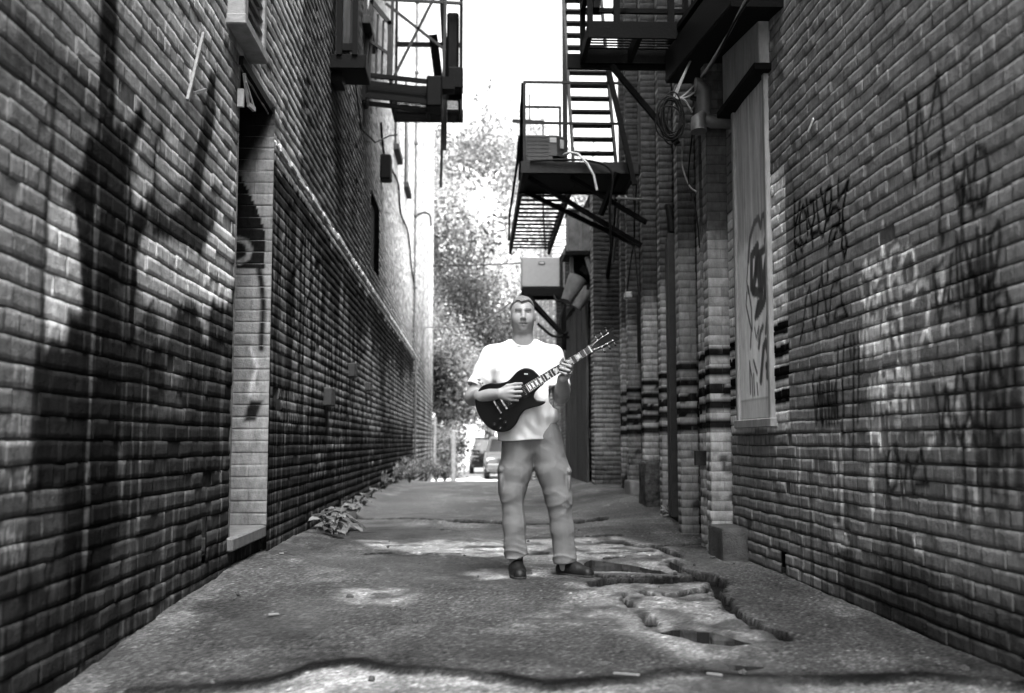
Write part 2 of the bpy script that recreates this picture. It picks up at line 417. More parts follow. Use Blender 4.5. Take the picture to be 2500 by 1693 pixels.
def build_ground():
    ys = [2.6]
    while ys[-1] < 37: ys.append(ys[-1]+max(.009, ys[-1]*.0034))
    ys = np.array(ys); xs = np.concatenate([np.arange(-2.4, -1.7, .1), np.arange(-1.7, 2.2, .0125), np.arange(2.2, 3.6, .05)])
    X, Y = np.meshgrid(xs, ys, indexing='ij')
    Yw = Y+(fbm(X*6, Y*6, 4)-.5)*.10; Xw = X+(fbm(X*6+40, Y*6, 4)-.5)*.08
    z = ground_h(X, Y)+(fbm(X*1.7, Y*1.3, 4)-.5)*.035+(fbm(X*9, Y*9, 3)-.5)*.008
    fine = fbm(X*60, Y*60, 2)-.5; z += fine*.006*sstep(12, 6, Y)
    dry = .046+.036*(fbm(X*2.1+9, Y*1.6, 5)-.5)*2+.02*fine
    wet = .35*sstep(.45, .75, fbm(X*1.2+3, Y*.9+8, 4))
    for poly, a in WET: wet = np.maximum(wet, a*polym(Xw, Yw, poly, .16)*sstep(.25, .5, fbm(X*7+1, Y*7, 4)))
    # broken asphalt edge with pale concrete in front of it
    e = np.array(EDGE); ey = np.interp(X, e[:, 0], e[:, 1]); ey = ey+(fbm(X*9, Y*0, 3)-.5)*.05
    front = ey-Y                                                         # >0 on the concrete
    conc = sstep(.0, .035, front+.03*(fbm(X*25, Y*12, 3)-.5))
    z = z-.012*sstep(-.03, .03, front)+.003*np.exp(-((front+.06)/.05)**2)
    alb = mix(dry, .15+.14*(fbm(X*3, Y*5+4, 5)-.5)*2+.03*fine, conc)
    dark = np.exp(-((front+.055)/.075)**2)*(.75+.25*sstep(.2, .5, vnoise(X*5, Y))); alb = alb*(1-.96*dark)  # shadow of the asphalt edge painted into the albedo
    for poly in PUD[3:]:
        wp = polym(Xw, Yw, poly, .1); alb = mix(alb, .03, wp*.8); wet = np.maximum(wet, wp)
    for poly, a in WET[:5]: alb = mix(alb, .30*(.5+fbm(X*22, Y*22, 3)), a*.9*polym(Xw, Yw, poly, .10)*sstep(.30, .55, fbm(X*6+1, Y*5, 4)))  # sky glare on the wet ground painted in as pale patches
    # paler slabs further back
    sl = sstep(10.6, 10.8, Yw)*sstep(11.4, 11.2, Yw); alb = alb*(1+.8*sl*sstep(.3, .6, fbm(X*3, Y*3, 3)))
    far = sstep(11.35, 11.5, Yw); alb = mix(alb, .10+.06*(fbm(X*1.5, Y*.5, 4)-.5), far*sstep(10.5, 17, Y)*.7+.3*far)
    z = z+.02*far
    for pts, w_, d_ in CRACKS:
        P = np.array(pts); k = (X > P[:, 0].min()-.3) & (X < P[:, 0].max()+.3) & (Y > P[:, 1].min()-.5) & (Y < P[:, 1].max()+.5)
        q_ = .32 if len(pts) != 3 or pts[0][1] < 10 else .5; dd = seg_dist(Xw[k], Yw[k]*q_, [(a, b*q_) for a, b in pts]); dd = dd+.055*(fbm(X[k]*20, Y[k]*8, 4)-.5)
        m = 1-sstep(w_*.55, w_*.85, dd); m2 = 1-sstep(w_*.45, w_*1.45, dd)
        z[k] -= d_*m; alb[k] *= 1-.93*m2; wet[k] *= 1-m2
    for poly in PUD[:3]:
        P = np.array(poly); k = (X > P[:, 0].min()-.4) & (X < P[:, 0].max()+.4) & (Y > P[:, 1].min()-.6) & (Y < P[:, 1].max()+.6)
        sd = poly_sd(X[k], Y[k], poly)+(fbm(X[k]*8, Y[k]*8, 3)-.5)*.06
        z[k] = mix(z[k], z[k]*.2-.004, sstep(.25, .02, sd)); z[k] -= .03*sstep(.035, -.05, sd); alb[k] *= 1-.5*sstep(.08, 0, sd); wet[k] = np.maximum(wet[k], .8*sstep(.1, .0, sd))
    # dirt along the foot of the walls
    dl = sstep(-1.2, -1.5, X)*sstep(.3, .7, fbm(X*6, Y*3, 4)); alb = mix(alb, .11, dl*.7); wet *= 1-.8*dl
    dr = sstep(1.5, 1.9, X)*sstep(.35, .65, fbm(X*6+7, Y*3, 4)); alb = mix(alb, .075, dr*.7); wet *= 1-.8*dr
    # grit: scattered pale and dark chips
    ch = vnoise(X*75, Y*75); alb = alb*(1+1.1*sstep(.86, .97, ch)-.5*sstep(.14, .03, ch))
    alb = alb*(.72+.55*fbm(X*1.3+2, Y*.7, 4))*(1+.5*sstep(.62, .72, fbm(X*4+3, Y*2.2, 4))); alb = alb*np.exp(np.random.default_rng(5).normal(0, .36, X.shape)*sstep(16, 6, Y)); alb = alb*(1-.35*wet)
    n1, n2 = X.shape; V = np.stack([X, Y, z], 2).reshape(-1, 3)
    i, j = np.meshgrid(np.arange(n1-1), np.arange(n2-1), indexing='ij'); a = (i*n2+j).ravel()
    Q = np.stack([a, a+n2, a+n2+1, a+1], 1)
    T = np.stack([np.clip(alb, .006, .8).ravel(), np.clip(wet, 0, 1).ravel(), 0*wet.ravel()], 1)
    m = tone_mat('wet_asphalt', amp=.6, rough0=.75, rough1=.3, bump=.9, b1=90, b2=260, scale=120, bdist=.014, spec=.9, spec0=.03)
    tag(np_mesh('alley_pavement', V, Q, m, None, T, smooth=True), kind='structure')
    # water in the hollows
    wm, n, l, b = nmat('standing_water'); b.inputs['Base Color'].default_value = (.012, .012, .012, 1); b.inputs['Roughness'].default_value = .03; b.inputs['IOR'].default_value = 1.33
    for poly in PUD[:3]:
        P = np.array(poly); x0, y0 = P.min(0)-.12; x1, y1 = P.max(0)+.12
        me = MB().add([(x0, y0, -.013), (x1, y0, -.013), (x1, y1, -.013), (x0, y1, -.013)], [(0, 1, 2, 3)])
        tag(me.build('puddle_water', wm), kind='structure')
    # the land around: one sheet out to the horizon
    def th(x, y): return -.13 if y < 23 else (-.13-.5*min(1, (y-23)/13))
    xs = [-400, -120, -40, -12, -4, 4, 12, 40, 120, 400]; ys = [-300, -80, -20, 0, 15, 23, 27, 36, 45, 60, 90, 200, 700]
    V = [(x, y, th(x, y)) for x in xs for y in ys]; n2 = len(ys)
    Q = [(a*n2+b, (a+1)*n2+b, (a+1)*n2+b+1, a*n2+b+1) for a in range(len(xs)-1) for b in range(n2-1)]
    tag(np_mesh('ground', V, Q, mat('earth_and_tarmac', .28, .9, amp=.3, scale=1.5), None), kind='structure')
build_ground()
# ------------------------------------------------------------------ left brick building
XL = -1.57
def L(px, py): p = at(px, py, X=XL); return (p[1], p[2])
def LP(pts, sx=1, sy=1, ox=0, oy=0): return [L(ox+x/sx, oy+y/sy) for x, y in pts]
A = lambda pts: LP(pts, 1.852, 1.852)                  # first enlarged view of the wall
B = lambda pts: LP(pts, 1.852, 1.852, 0, 843)
C = lambda pts: LP(pts, 2.623, 2.623, 0, 400)
DARKL = [(A([(455, -60), (535, -60), (525, 250), (520, 555), (575, 575), (640, 460), (655, 540), (605, 690), (597, 830), (612, 945), (690, 860), (688, 700), (728, 560), (745, 600), (705, 720), (700, 900), (680, 1010), (640, 1085), (622, 1200), (615, 1400), (605, 1580), (300, 1580), (312, 1390), (372, 1400), (366, 1200), (346, 1000), (318, 930), (300, 860), (368, 800), (390, 620), (440, 590), (448, 300)]), .0135),
         (A([(690, 870), (760, 985), (850, 900), (885, 690), (950, 310), (985, 300), (965, 560), (925, 760), (905, 880), (985, 950), (975, 1010), (900, 1160), (840, 1100), (700, 1105), (680, 1000)]), .034),
         (A([(0, 0), (95, 60), (300, 250), (440, 420), (430, 560), (390, 600), (260, 440), (100, 330), (0, 250)]), .085),
         (B([(165, -10), (570, -10), (555, 300), (540, 560), (545, 800), (480, 1050), (300, 1180), (292, 900), (280, 640), (165, 640), (150, 200)]), .014),
         (B([(560, -10), (740, -10), (745, 240), (640, 330), (560, 520), (545, 420)]), .026),
         (B([(830, -10), (1070, -10), (1050, 280), (1030, 520), (960, 440), (840, 330), (800, 200)]), .036),
         (B([(600, 300), (1000, 340), (1020, 640), (700, 640), (560, 900), (540, 700)]), .034),
         (C([(1160, 900), (1215, 865), (1270, 930), (1300, 1060), (1290, 1280), (1060, 1330), (1010, 1280), (1100, 1080)]), .04),
         (C([(960, 880), (1010, 1000), (1000, 1130), (870, 1100), (900, 1000)]), .038),
         (C([(1400, 800), (1510, 760), (1500, 1574), (1400, 1560), (1330, 1200), (1340, 900)]), .04)]
LIGHTL = [(A([(225, 930), (300, 905), (345, 980), (362, 1200), (365, 1390), (300, 1400), (290, 1574), (215, 1574), (205, 1200), (212, 1000)]), .42),
          (C([(760, 800), (810, 740), (820, 1000), (790, 1100), (750, 900)]), .06),
          (A([(620, 1180), (660, 1085), (760, 1100), (860, 1150), (920, 1180), (985, 980), (1050, 960), (1045, 1380), (960, 1350), (880, 1360), (760, 1400), (680, 1370), (625, 1300)]), .38),
          (B([(760, 60), (840, 80), (830, 210), (740, 230)]), .09), (B([(150, 900), (290, 900), (300, 1190), (140, 1100)]), .075),
          (B([(0, 0), (140, 0), (150, 620), (110, 1000), (0, 1000)]), .085), (A([(0, 50), (60, 80), (65, 140), (0, 130)]), .2)]
LIGHTL += [(A([(605, 700), (650, 600), (690, 640), (685, 860), (615, 940), (597, 830)]), .36), (A([(708, 720), (748, 600), (835, 600), (822, 780), (780, 880), (722, 830)]), .34)]
LINESL = [(A([(255, 380), (240, 640), (205, 1000), (190, 1580)]), .022, .02), (B([(165, 0), (150, 400), (130, 900), (110, 1350)]), .022, .018), (B([(255, 900), (215, 1130), (205, 1330)]), .012, .02),
          (C([(860, 760), (840, 1000), (820, 1150)]), .016, .012), (C([(900, 1150), (960, 900), (985, 880)]), .012, .03), (C([(1060, 1330), (1110, 1050), (1160, 900)]), .012, .03), (C([(750, 1100), (770, 960), (760, 900)]), .012, .012)]
LETL = [B(p) for p in [[(8, 340), (4, 400), (15, 440), (40, 430), (45, 370), (25, 335), (8, 340)], [(55, 430), (60, 340), (85, 430), (90, 335)], [(100, 430), (105, 340), (128, 430), (132, 338)],
                       [(60, 20), (75, 60), (70, 130)], [(95, 100), (140, 110), (140, 190), (60, 190)], [(100, 150), (140, 150)], [(5, 600), (40, 560), (60, 680)], [(80, 580), (110, 560), (130, 600), (90, 640), (120, 690)],
                       [(10, 850), (20, 980)], [(40, 850), (50, 980)], [(60, 870), (75, 990)], [(90, 860), (105, 980)]]] + [C(p) for p in [[(110, 820), (160, 900), (120, 960), (170, 1000), (190, 1080)], [(60, 900), (80, 980), (150, 1060)], [(50, 520), (60, 640)], [(90, 510), (100, 650)], [(150, 540), (150, 620)], [(220, 540), (225, 690)], [(150, 60), (160, 200), (190, 120), (230, 240)]]]
def paint_left(u, z):
    n1 = fbm(u*1.3, z*1.3, 5); st = fbm(u*14, z*.9, 4)
    a = .185+.24*(n1-.35)+.06*(st-.5)
    a = np.where(u > 9.5, .075+.09*(n1-.4)+.05*(st-.5)-.03*sstep(11, 12.5, u)*sstep(17, 14, u)*sstep(.4, .6, fbm(u*.7, z*.25, 3))+.62*sstep(14, 25, u)*sstep(2.0, 6, z), a)  # far upper part paled in colour to carry the sky glow
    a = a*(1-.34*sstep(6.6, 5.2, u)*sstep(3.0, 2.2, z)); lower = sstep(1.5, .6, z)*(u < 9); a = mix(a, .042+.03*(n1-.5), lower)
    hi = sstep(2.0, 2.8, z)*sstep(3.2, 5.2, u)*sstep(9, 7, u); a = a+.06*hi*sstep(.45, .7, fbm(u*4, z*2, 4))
    wu = u+(vnoise(u*25, z*25)-.5)*.02; wz = z+(fbm(u*18, z*3, 3)-.5)*.09
    for poly, v in LIGHTL[:3]: a = mix(a, v*(.8+.4*n1), polym(wu, wz, poly, .03))
    for poly, v in DARKL: a = mix(a, v*.8*(.6+.8*st), polym(wu, wz, poly, .03)*.97)
    for poly, v in LIGHTL[1:]: a = mix(a, v*(.6+.8*n1), polym(wu, wz, poly, .05)*(.55 if v < .1 else .9))
    for pts, w, v in LINESL: a = mix(a, v, stroke(wu, z, pts, w, .012)*.85)
    for pts in LETL: a = mix(a, .22, stroke(u, z, pts, .011, .008)*.7)
    dk = (a < .05)*sstep(.62, .74, fbm(u*16+5, z*.8, 4))*sstep(2.6, 1.8, z); a = a+.06*dk            # pale runs down the dark paint
    a = a*(1-.5*sstep(.55, .2, z)*sstep(.35, .6, fbm(u*3, z*3, 3)))
    return np.clip(a, .007, .75), np.clip(.5*(a < .03)+.2*dk, 0, 1)
def paint_lower(u, z):
    n1 = fbm(u*1.1+5, z*1.1, 5); st = fbm(u*9, z*.7, 5); st2 = fbm(u*22+4, z*.6, 4)
    top = 2.35+.55*(fbm(u*2.3, 0*u, 4)-.5)*2
    top = np.where(u < 10.4, 2.75, top); bot = 1.35+.5*(fbm(u*3+3, 0*u, 3)-.5)*2
    band = sstep(top+.15, top-.25, z+.7*(st2-.5))*sstep(bot-.5, bot+.2, z)
    a = .016+.014*n1+.13*band*sstep(.38, .6, st)+.02*(u > 15)*band
    a = a+.05*sstep(.6, .75, st2)*sstep(2.2, 1.3, z)                     # runs of pale paint
    a = np.where(z > 2.98+.07*(vnoise(u*14, 0*u)-.5), .2+.12*(fbm(u*12, z*12, 3)-.5), a)  # top courses paled too, carrying the skylit ledge
    for pts, v in LOWTAG: a = mix(a, v, stroke(u, z+(st2-.5)*.03, pts, .016, .011)*(.5+.5*st))
    for pts, w in LOWST: a = mix(a, .010, stroke(u+(fbm(u*6, z*6, 2)-.5)*.05, z, pts, w, .012)*.85)
    return np.clip(a, .008, .3), np.clip(.35+0*a, 0, 1)
D2 = lambda pts: LP(pts, 2.46, 2.46, 560, 560)
LOWST = [(D2([(300, 90), (250, 330)]), .02), (D2([(410, 60), (400, 180), (345, 270), (320, 420)]), .03), (D2([(345, 270), (345, 480), (380, 560)]), .02), (D2([(500, 180), (440, 400), (420, 560), (440, 640)]), .02), (D2([(580, 150), (560, 330), (500, 500)]), .025), (D2([(335, 900), (340, 650), (365, 600), (380, 720)]), .02), (D2([(350, 780), (370, 720), (385, 850)]), .015)]
LOWTAG = []
for k, (u0, z0, wd, h, n, v) in enumerate([(8.3, 1.0, 1.1, .3, 4, .17), (8.4, 1.75, .9, .45, 3, .008), (9.5, 1.3, 1.4, .5, 4, .20), (9.4, 2.05, 1.2, .4, 4, .16), (11.0, 1.5, 1.6, .6, 4, .008), (11.2, .8, 1.5, .35, 5, .18), (13, 1.2, 2.2, .7, 5, .19), (13.2, 2.0, 2, .5, 4, .008), (15.6, 1.0, 2.4, .8, 5, .2), (18.5, 1.3, 3, .8, 5, .18), (10.2, .55, 1, .3, 4, .13)]):
    LOWTAG += [(p, v) for p in scrawl(u0, z0, wd, h, n, 70+k)]
def paint_jamb(u, z):     # the reveal that faces the camera: pale paint with black lettering across it
    n1 = fbm(u*5, z*3, 4); a = .17+.1*(n1-.5)
    s = (u-XL)/-.3                                                        # 0 at the outer corner, 1 deep inside
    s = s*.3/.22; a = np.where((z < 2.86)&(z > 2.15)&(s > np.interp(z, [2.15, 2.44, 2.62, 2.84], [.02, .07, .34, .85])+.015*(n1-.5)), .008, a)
    a = mix(a, .16, stroke(u, z, [(XL-.2, 2.2), (XL-.135, 2.24), (XL-.12, 2.3), (XL-.15, 2.36), (XL-.21, 2.38)], .02, .01))
    a = mix(a, .010, stroke(u, z, [(XL-.06, 2.2), (XL-.03, 2.05), (XL-.012, 1.9), (XL-.02, 1.55)], .022, .015))
    a = mix(a, .012, polym(u, z, [(XL-.09, 1.16), (XL-.0, 1.16), (XL-.05, 1.01), (XL-.14, 1.0), (XL-.12, 1.1)], .015))
    a = mix(a, .09, stroke(u, z, [(XL-.22, 1.62), (XL-.12, 1.58), (XL-.07, 1.45), (XL-.05, 1.3)], .02, .02)); a = mix(a, .36, stroke(u, z, [(XL-.1, 1.55), (XL-.05, 1.42), (XL-.1, 1.2)], .014, .014))
    zb = 3.26-.42*np.clip(s, 0, 1); a = mix(a, .008, sstep(zb-.18, zb+.1, z))  # shade under the lintel painted onto the top of the reveal
    return a, .55+0*a
left = thing('brick_building', 'long sooty brick building on the left with big dark graffiti shapes and a recessed doorway', 'building', (XL, 8, 0))
DY0, DY1, DZ0, DZ1 = 6.98, 8.02, .235, 3.36
bw_ = Brickwork()
cellL = lambda u: .02 if u < 6 else (.026 if u < 8.6 else (.05 if u < 11 else None))
VH = at(498, 1320, X=XL)
WIN = [at(905, 535, X=XL), at(918, 665, X=XL)]
holesL = [(DY0, DY1, DZ0, DZ1), (VH[1]-.05, VH[1]+.06, VH[2]-.11, VH[2]+.09), (WIN[0][1], WIN[1][1]+.5, WIN[1][2], WIN[0][2]+.5)]
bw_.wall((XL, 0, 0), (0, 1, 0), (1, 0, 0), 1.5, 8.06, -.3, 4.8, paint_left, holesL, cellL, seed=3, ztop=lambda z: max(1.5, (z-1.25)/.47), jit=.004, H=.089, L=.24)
bw_.flat((XL-.3, 0, 0), (0, 1, 0), (1, 0, 0), 2.9, 27.2, 3.6, 14, .06)
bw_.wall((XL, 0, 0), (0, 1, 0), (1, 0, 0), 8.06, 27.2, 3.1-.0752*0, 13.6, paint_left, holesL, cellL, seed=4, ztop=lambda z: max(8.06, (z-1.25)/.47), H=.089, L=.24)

bw_.flat((XL, 0, 0), (0, 1, 0), (1, 0, 0), -1.5, 1.52, -.5, 14, .07, -.014)
bw_.build('wall', left)
bw_ = Brickwork()
bw_.wall((XL+.05, 0, 0), (0, 1, 0), (1, 0, 0), 8.02, 27.0, -.15, 3.14, paint_lower, [], lambda u: .03 if u < 10 else (.06 if u < 14 else None), seed=5, jit=.003, tone=.13, joint=.7, wob=.6, depth=.005, H=.089, L=.24)
bw_.wall((0, 27.0, 0), (-1, 0, 0), (0, -1, 0), -XL-.05, -XL+.01, 0, 3.1, lambda u, z: .03+0*u, seed=5)
bw_.build('lower_wall', left)
bw_ = Brickwork()
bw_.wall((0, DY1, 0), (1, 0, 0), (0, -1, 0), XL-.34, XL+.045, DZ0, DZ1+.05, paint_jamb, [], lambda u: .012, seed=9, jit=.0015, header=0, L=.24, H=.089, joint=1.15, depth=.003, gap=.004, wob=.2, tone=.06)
bw_.flat((XL-.34, 0, 0), (0, 1, 0), (1, 0, 0), DY0-.02, DY1+.02, DZ0, DZ1, .03, 0).flat((0, DY0, 0), (-1, 0, 0), (0, 1, 0), -XL-.01, -XL+.34, DZ0, DZ1, .06, 0)
bw_.build('door_reveal', left)
m = MB(); m.box((XL-.15, (DY0+DY1)/2, DZ1+.03), (.36, 1.06, .06)); m.build('lintel', M_IRON, left)
m = MB(); m.box((XL-.13, (DY0+DY1)/2, DZ0-.04), (.34, 1.12, .09), bev=.012); m.build('door_sill', mat('sill_stone', .11, .85, amp=.35, scale=10), left)
# ragged mortar capping on the thicker lower wall, paled as if catching skylight
rs = random.Random(4); m = MB(); y = 8.05
while y < 26.9:
    ln = rs.uniform(.12, .3); m.box((XL+.028, y+ln/2, 3.14+rs.uniform(-.008, .012)), (.06+rs.uniform(-.015, .018), ln, .045+rs.uniform(0, .03)), bev=.012); y += ln*.96
m.build('ledge', mat('skylit_mortar', .5, .95, amp=.4, scale=14, bump=.6), left)
m = MB(); m.box((XL-.86, 13, 6.7), (1.0, 29, 14.6)); m.build('wall_core', M_CORE, left)
m = MB(); m.box((XL-2.4, 13, 6.7), (2.6, 29, 14.8)); m.build('roof', M_CORE, left)
# a few bricks left standing out of the lower wall
pb = mat('projecting_brick_paint', .012, .7, amp=.5)
for (px, py, sz) in [(853, 905, .17), (795, 970, .19), (893, 945, .12)]:
    q = at(px, py, X=XL+.05); m = MB(); m.box((XL+.085, q[1], q[2]), (.10, .26, sz), bev=.012); m.build('brick_stub', pb, left)
# louvred wooden vent high on the near part
M_WOODG = mat('grey_painted_wood', .17, .7, amp=.35, scale=10, stretch=(1, 1, 3))
q0 = at(534, 24, X=XL); q1 = at(560, 24, X=XL+.12)
Y0, Z0 = 6.62, 3.50
m = MB(); m.box((XL+.05, Y0+.05, Z0+.6), (.12, .1, 1.2), bev=.008).box((XL+.05, Y0+.66, Z0+.6), (.12, .08, 1.2), bev=.008).box((XL+.05, Y0+.35, Z0+.03), (.14, .74, .07), bev=.008)
vent = m.build('louver_vent', M_WOODG, left)
m = MB()
for k in range(12): m.box((XL+.055, Y0+.36, Z0+.11+k*.092), (.1, .52, .016), Matrix.Rotation(R(38), 3, 'Y'))
m.build('louver_slats', M_WOODG, vent)
# shuttered hatch with its dark shelf, further windows
m = MB(); m.box((XL+.19, 11.6, 4.98), (.4, .55, .16), bev=.01).box((XL+.06, 11.6, 4.86), (.12, .3, .14)); sh = m.build('hatch_shelf', M_IRON, left)
m = MB(); m.box((XL+.13, 11.62, 5.9), (.16, .5, 1.7)); hp = m.build('hatch', M_WOODD, left)
m = MB(); m.box((XL+.10, 11.33, 5.9), (.06, .06, 1.7)).box((XL+.27, 11.33, 5.9), (.06, .06, 1.7)).box((XL+.2, 11.34, 5.14), (.2, .05, .08)); m.build('hatch_frame', M_IRON, hp)
for (ya, za, zb) in [(14.6, 6.75, 9.2), (20.5, 6.6, 9), (23.6, 6.6, 9)]:
    m = MB(); m.box((XL+.03, ya+.5, za), (.16, 1.2, .12), bev=.01).box((XL+.004, ya+.5, (za+zb)/2), (.06, .95, zb-za)); f = m.build('window', M_WOODD, left)
    m = MB(); m.box((XL+.038, ya+.5, (za+zb)/2), (.012, .75, zb-za-.2)); m.build('pane', mat('dusty_glass', .03, .15, amp=.2), f)
m = MB(); m.box((XL-.1, (WIN[0][1]+WIN[1][1]+.5)/2, (WIN[0][2]+.5+WIN[1][2])/2), (.04, 1.4, 2.2)); m.build('window', M_CORE, left)

# ------------------------------------------------------------------ pale brick building beyond it
left2 = thing('brick_building', 'pale sunlit brick building on the left, beyond the end of the sooty wall', 'building', (-1.55, 34, 0))
bw_ = Brickwork()
pl2 = lambda u, z: (np.clip(.52+.25*(fbm(u*.8, z*.5, 4)-.5)+.12*(fbm(u*6, z*.6, 4)-.5)-.40*sstep(6.5, 2.0, z), .06, .75), .1+0*u)  # upper wall paled in the albedo for overexposed sunlight
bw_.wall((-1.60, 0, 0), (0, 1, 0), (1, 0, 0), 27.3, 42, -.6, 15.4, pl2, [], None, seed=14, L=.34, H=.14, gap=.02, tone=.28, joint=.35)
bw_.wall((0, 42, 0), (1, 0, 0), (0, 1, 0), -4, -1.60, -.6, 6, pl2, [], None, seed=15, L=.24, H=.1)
bw_.flat((0, 27.3, 0), (1, 0, 0), (0, -1, 0), -4, -1.6, -1, 15.4, .2)
bw_.build('wall', left2)
m = MB(); m.box((-3.2, 34.6, 7), (2.6, 14.4, 16.4)); m.build('wall_core', mat('far_core', .2, .9), left2)
dp = MB(); dp.tube([(XL+.1, 27.22, .0), (XL+.1, 27.22, 2.95), (XL+.05, 27.25, 3.1), (XL+.06, 27.25, 14)], .024, 10)
for k in range(7): dp.box((XL+.06, 27.24, 1+k*1.9), (.1, .13, .04))
tag(dp.build('downpipe', mat('pale_downpipe', .06, .5, amp=.25)), 'pale vertical downpipe where the sooty wall meets the pale building', 'drainpipe')
# ------------------------------------------------------------------ right-hand near wall
XR = 1.985
def Rw(px, py): p = at(px, py, X=XR); return (p[1], p[2])
G = lambda pts: [Rw(1900+x/3.935, 440+y/3.935) for x, y in pts]
H = lambda pts: [Rw(2150+x/2.2486, 500+y/2.2486) for x, y in pts]
BLK = [G(p) for p in [[(150, 195), (160, 400), (158, 600), (180, 815)], [(208, 205), (195, 330), (165, 450)], [(160, 600), (215, 640), (235, 690)], [(235, 255), (205, 400), (208, 560), (243, 625), (270, 590)], [(235, 255), (265, 330), (285, 520)], [(270, 200), (290, 380), (320, 480), (347, 350), (340, 190), (308, 210)],
    [(365, 150), (378, 320), (400, 480), (430, 550), (462, 380), (440, 260), (410, 100)], [(318, 500), (335, 640)], [(310, 520), (385, 500)], [(485, 80), (452, 140), (450, 300), (470, 385), (508, 200), (512, 90), (480, 80)], [(480, 385), (520, 275), (560, 260), (597, 330), (580, 440), (520, 450), (492, 560), (487, 650), (520, 610), (562, 500)],
    [(572, 0), (576, 190), (640, 80), (667, 5), (650, 150), (625, 280), (622, 500), (614, 620), (635, 750), (667, 620), (640, 500), (590, 480)]]]
BLK2 = [G(p) for p in [[(250, 780), (255, 1000)], [(205, 1560), (240, 1400), (265, 1150), (300, 1030), (320, 1150), (330, 1350), (350, 1430), (375, 1250), (390, 1050), (418, 960), (440, 1100), (460, 1300), (480, 1360), (500, 1150), (530, 990), (565, 985)], [(588, 870), (592, 1000), (610, 1180), (655, 1300)], [(540, 1330), (560, 1230), (620, 1200), (658, 1310), (540, 1330)], [(410, 860), (420, 990)], [(465, 770), (482, 950)],
    [(640, 1480), (630, 1600)], [(760, 1380), (770, 1600)], [(720, 1500), (740, 1640)], [(690, 1500), (700, 1700)]]]
BLK2 += [H(p) for p in [[(440, -60), (455, 200), (480, 330), (540, 450)], [(590, 200), (650, 95), (655, 200), (620, 400), (562, 480), (550, 580), (575, 690)], [(620, 520), (680, 450), (712, 560), (690, 600)], [(650, 560), (620, 640), (650, 760), (690, 640)], [(752, 590), (745, 800), (740, 1000)], [(430, -120), (480, -10), (520, 20), (560, -20), (560, -100)]]]
BLK2 += [[Rw(2030+x, 1000-30+y*.0) if False else Rw(2045+x, 850), Rw(2043+x, y)] for x, y in [(0, 1010), (14, 1060), (40, 1120), (52, 1030)]]
DRIP = [(2385, 850, 1190), (2405, 900, 1150), (2420, 860, 1200), (2440, 780, 1120), (2455, 900, 1230), (2470, 850, 1100), (2480, 780, 1190), (2490, 900, 1240), (2430, 950, 1200)]
BLK3 = [[Rw(x, y0), Rw(x+3, y1)] for x, y0, y1 in DRIP]
for k, (u0, z0, wd, h, n) in enumerate([(3.95, 1.35, .55, .32, 4), (3.9, .85, .6, .3, 4), (4.6, .62, .5, .22, 3), (4.3, 2.0, .4, .4, 2), (5.75, .95, .4, .25, 3), (3.95, 1.75, .3, .3, 2)]): BLK2 += scrawl(u0, z0, wd, h, n, 40+k)
WHT = [G(p) for p in [[(1000, 420), (1002, 540)], [(1000, 560), (1003, 690)], [(985, 760), (1003, 680), (1030, 760), (1050, 860)], [(1075, 970), (1068, 800), (1090, 690), (1140, 650), (1190, 700), (1182, 820), (1090, 950), (1075, 1010), (1090, 1150), (1120, 1290), (1180, 1290)], [(1150, 900), (1170, 1100), (1190, 1560)],
    [(1200, 760), (1240, 660), (1280, 660), (1312, 750), (1322, 900), (1290, 1020), (1230, 1050), (1180, 980), (1162, 900), (1200, 760)], [(1290, 1180), (1320, 1050), (1380, 970), (1430, 1010), (1450, 1150), (1430, 1330)], [(840, 790), (870, 930), (890, 790), (920, 780), (900, 1020)], [(820, 840), (850, 920)], [(930, 760), (942, 860), (985, 900), (930, 1010)],
    [(790, 980), (810, 1130), (870, 1220), (890, 1100), (880, 930)], [(950, 1190), (970, 1080), (1010, 1050), (1040, 1270)], [(910, 1090), (940, 1250), (962, 1400)], [(1030, 1600), (1055, 1400), (1010, 1380)], [(1100, 1420), (1150, 1600)], [(1370, 1560), (1430, 1400), (1470, 1560)]]]
for k, (u0, z0, wd, h, n) in enumerate([(4.75, 1.0, .5, .2, 3), (5.0, 1.28, .4, .2, 3)]): WHT += scrawl(u0, z0, wd, h, n, 90+k)
BLOB = [H(p) for p in [[(318, 275), (330, 275), (348, 350), (355, 420), (345, 470), (362, 520), (345, 540), (310, 520), (330, 480), (325, 410), (300, 400), (305, 350)], [(385, 1075), (430, 1070), (435, 1130), (390, 1135)], [(70, 1190), (120, 1185), (105, 1250), (85, 1250)], [(360, 1180), (395, 1175), (390, 1240), (368, 1240)], [(465, 1190), (490, 1190), (485, 1230), (472, 1230)], [(255, 1285), (295, 1285), (285, 1345), (265, 1345)], [(420, 1280), (440, 1280), (438, 1350), (425, 1350)], [(475, 1270), (495, 1270), (490, 1350), (478, 1350)], [(335, 660), (362, 655), (360, 720), (340, 725)], [(330, 965), (400, 960), (410, 1010), (360, 1000)]]]
BLOB += [[Rw(2035, 1275+0*k), Rw(2060, 1278), Rw(2075, 1330), Rw(2050, 1345), Rw(2038, 1310)] for k in range(1)] + [[Rw(2228, 1310), Rw(2250, 1320), Rw(2255, 1360), Rw(2235, 1350)]]
BY0, BY1, BZ0, BZ1 = 6.98, 7.82, 1.0, 3.36          # boarded window
YS = Rw(1922, 700)[0]                                # where the dark paint stops
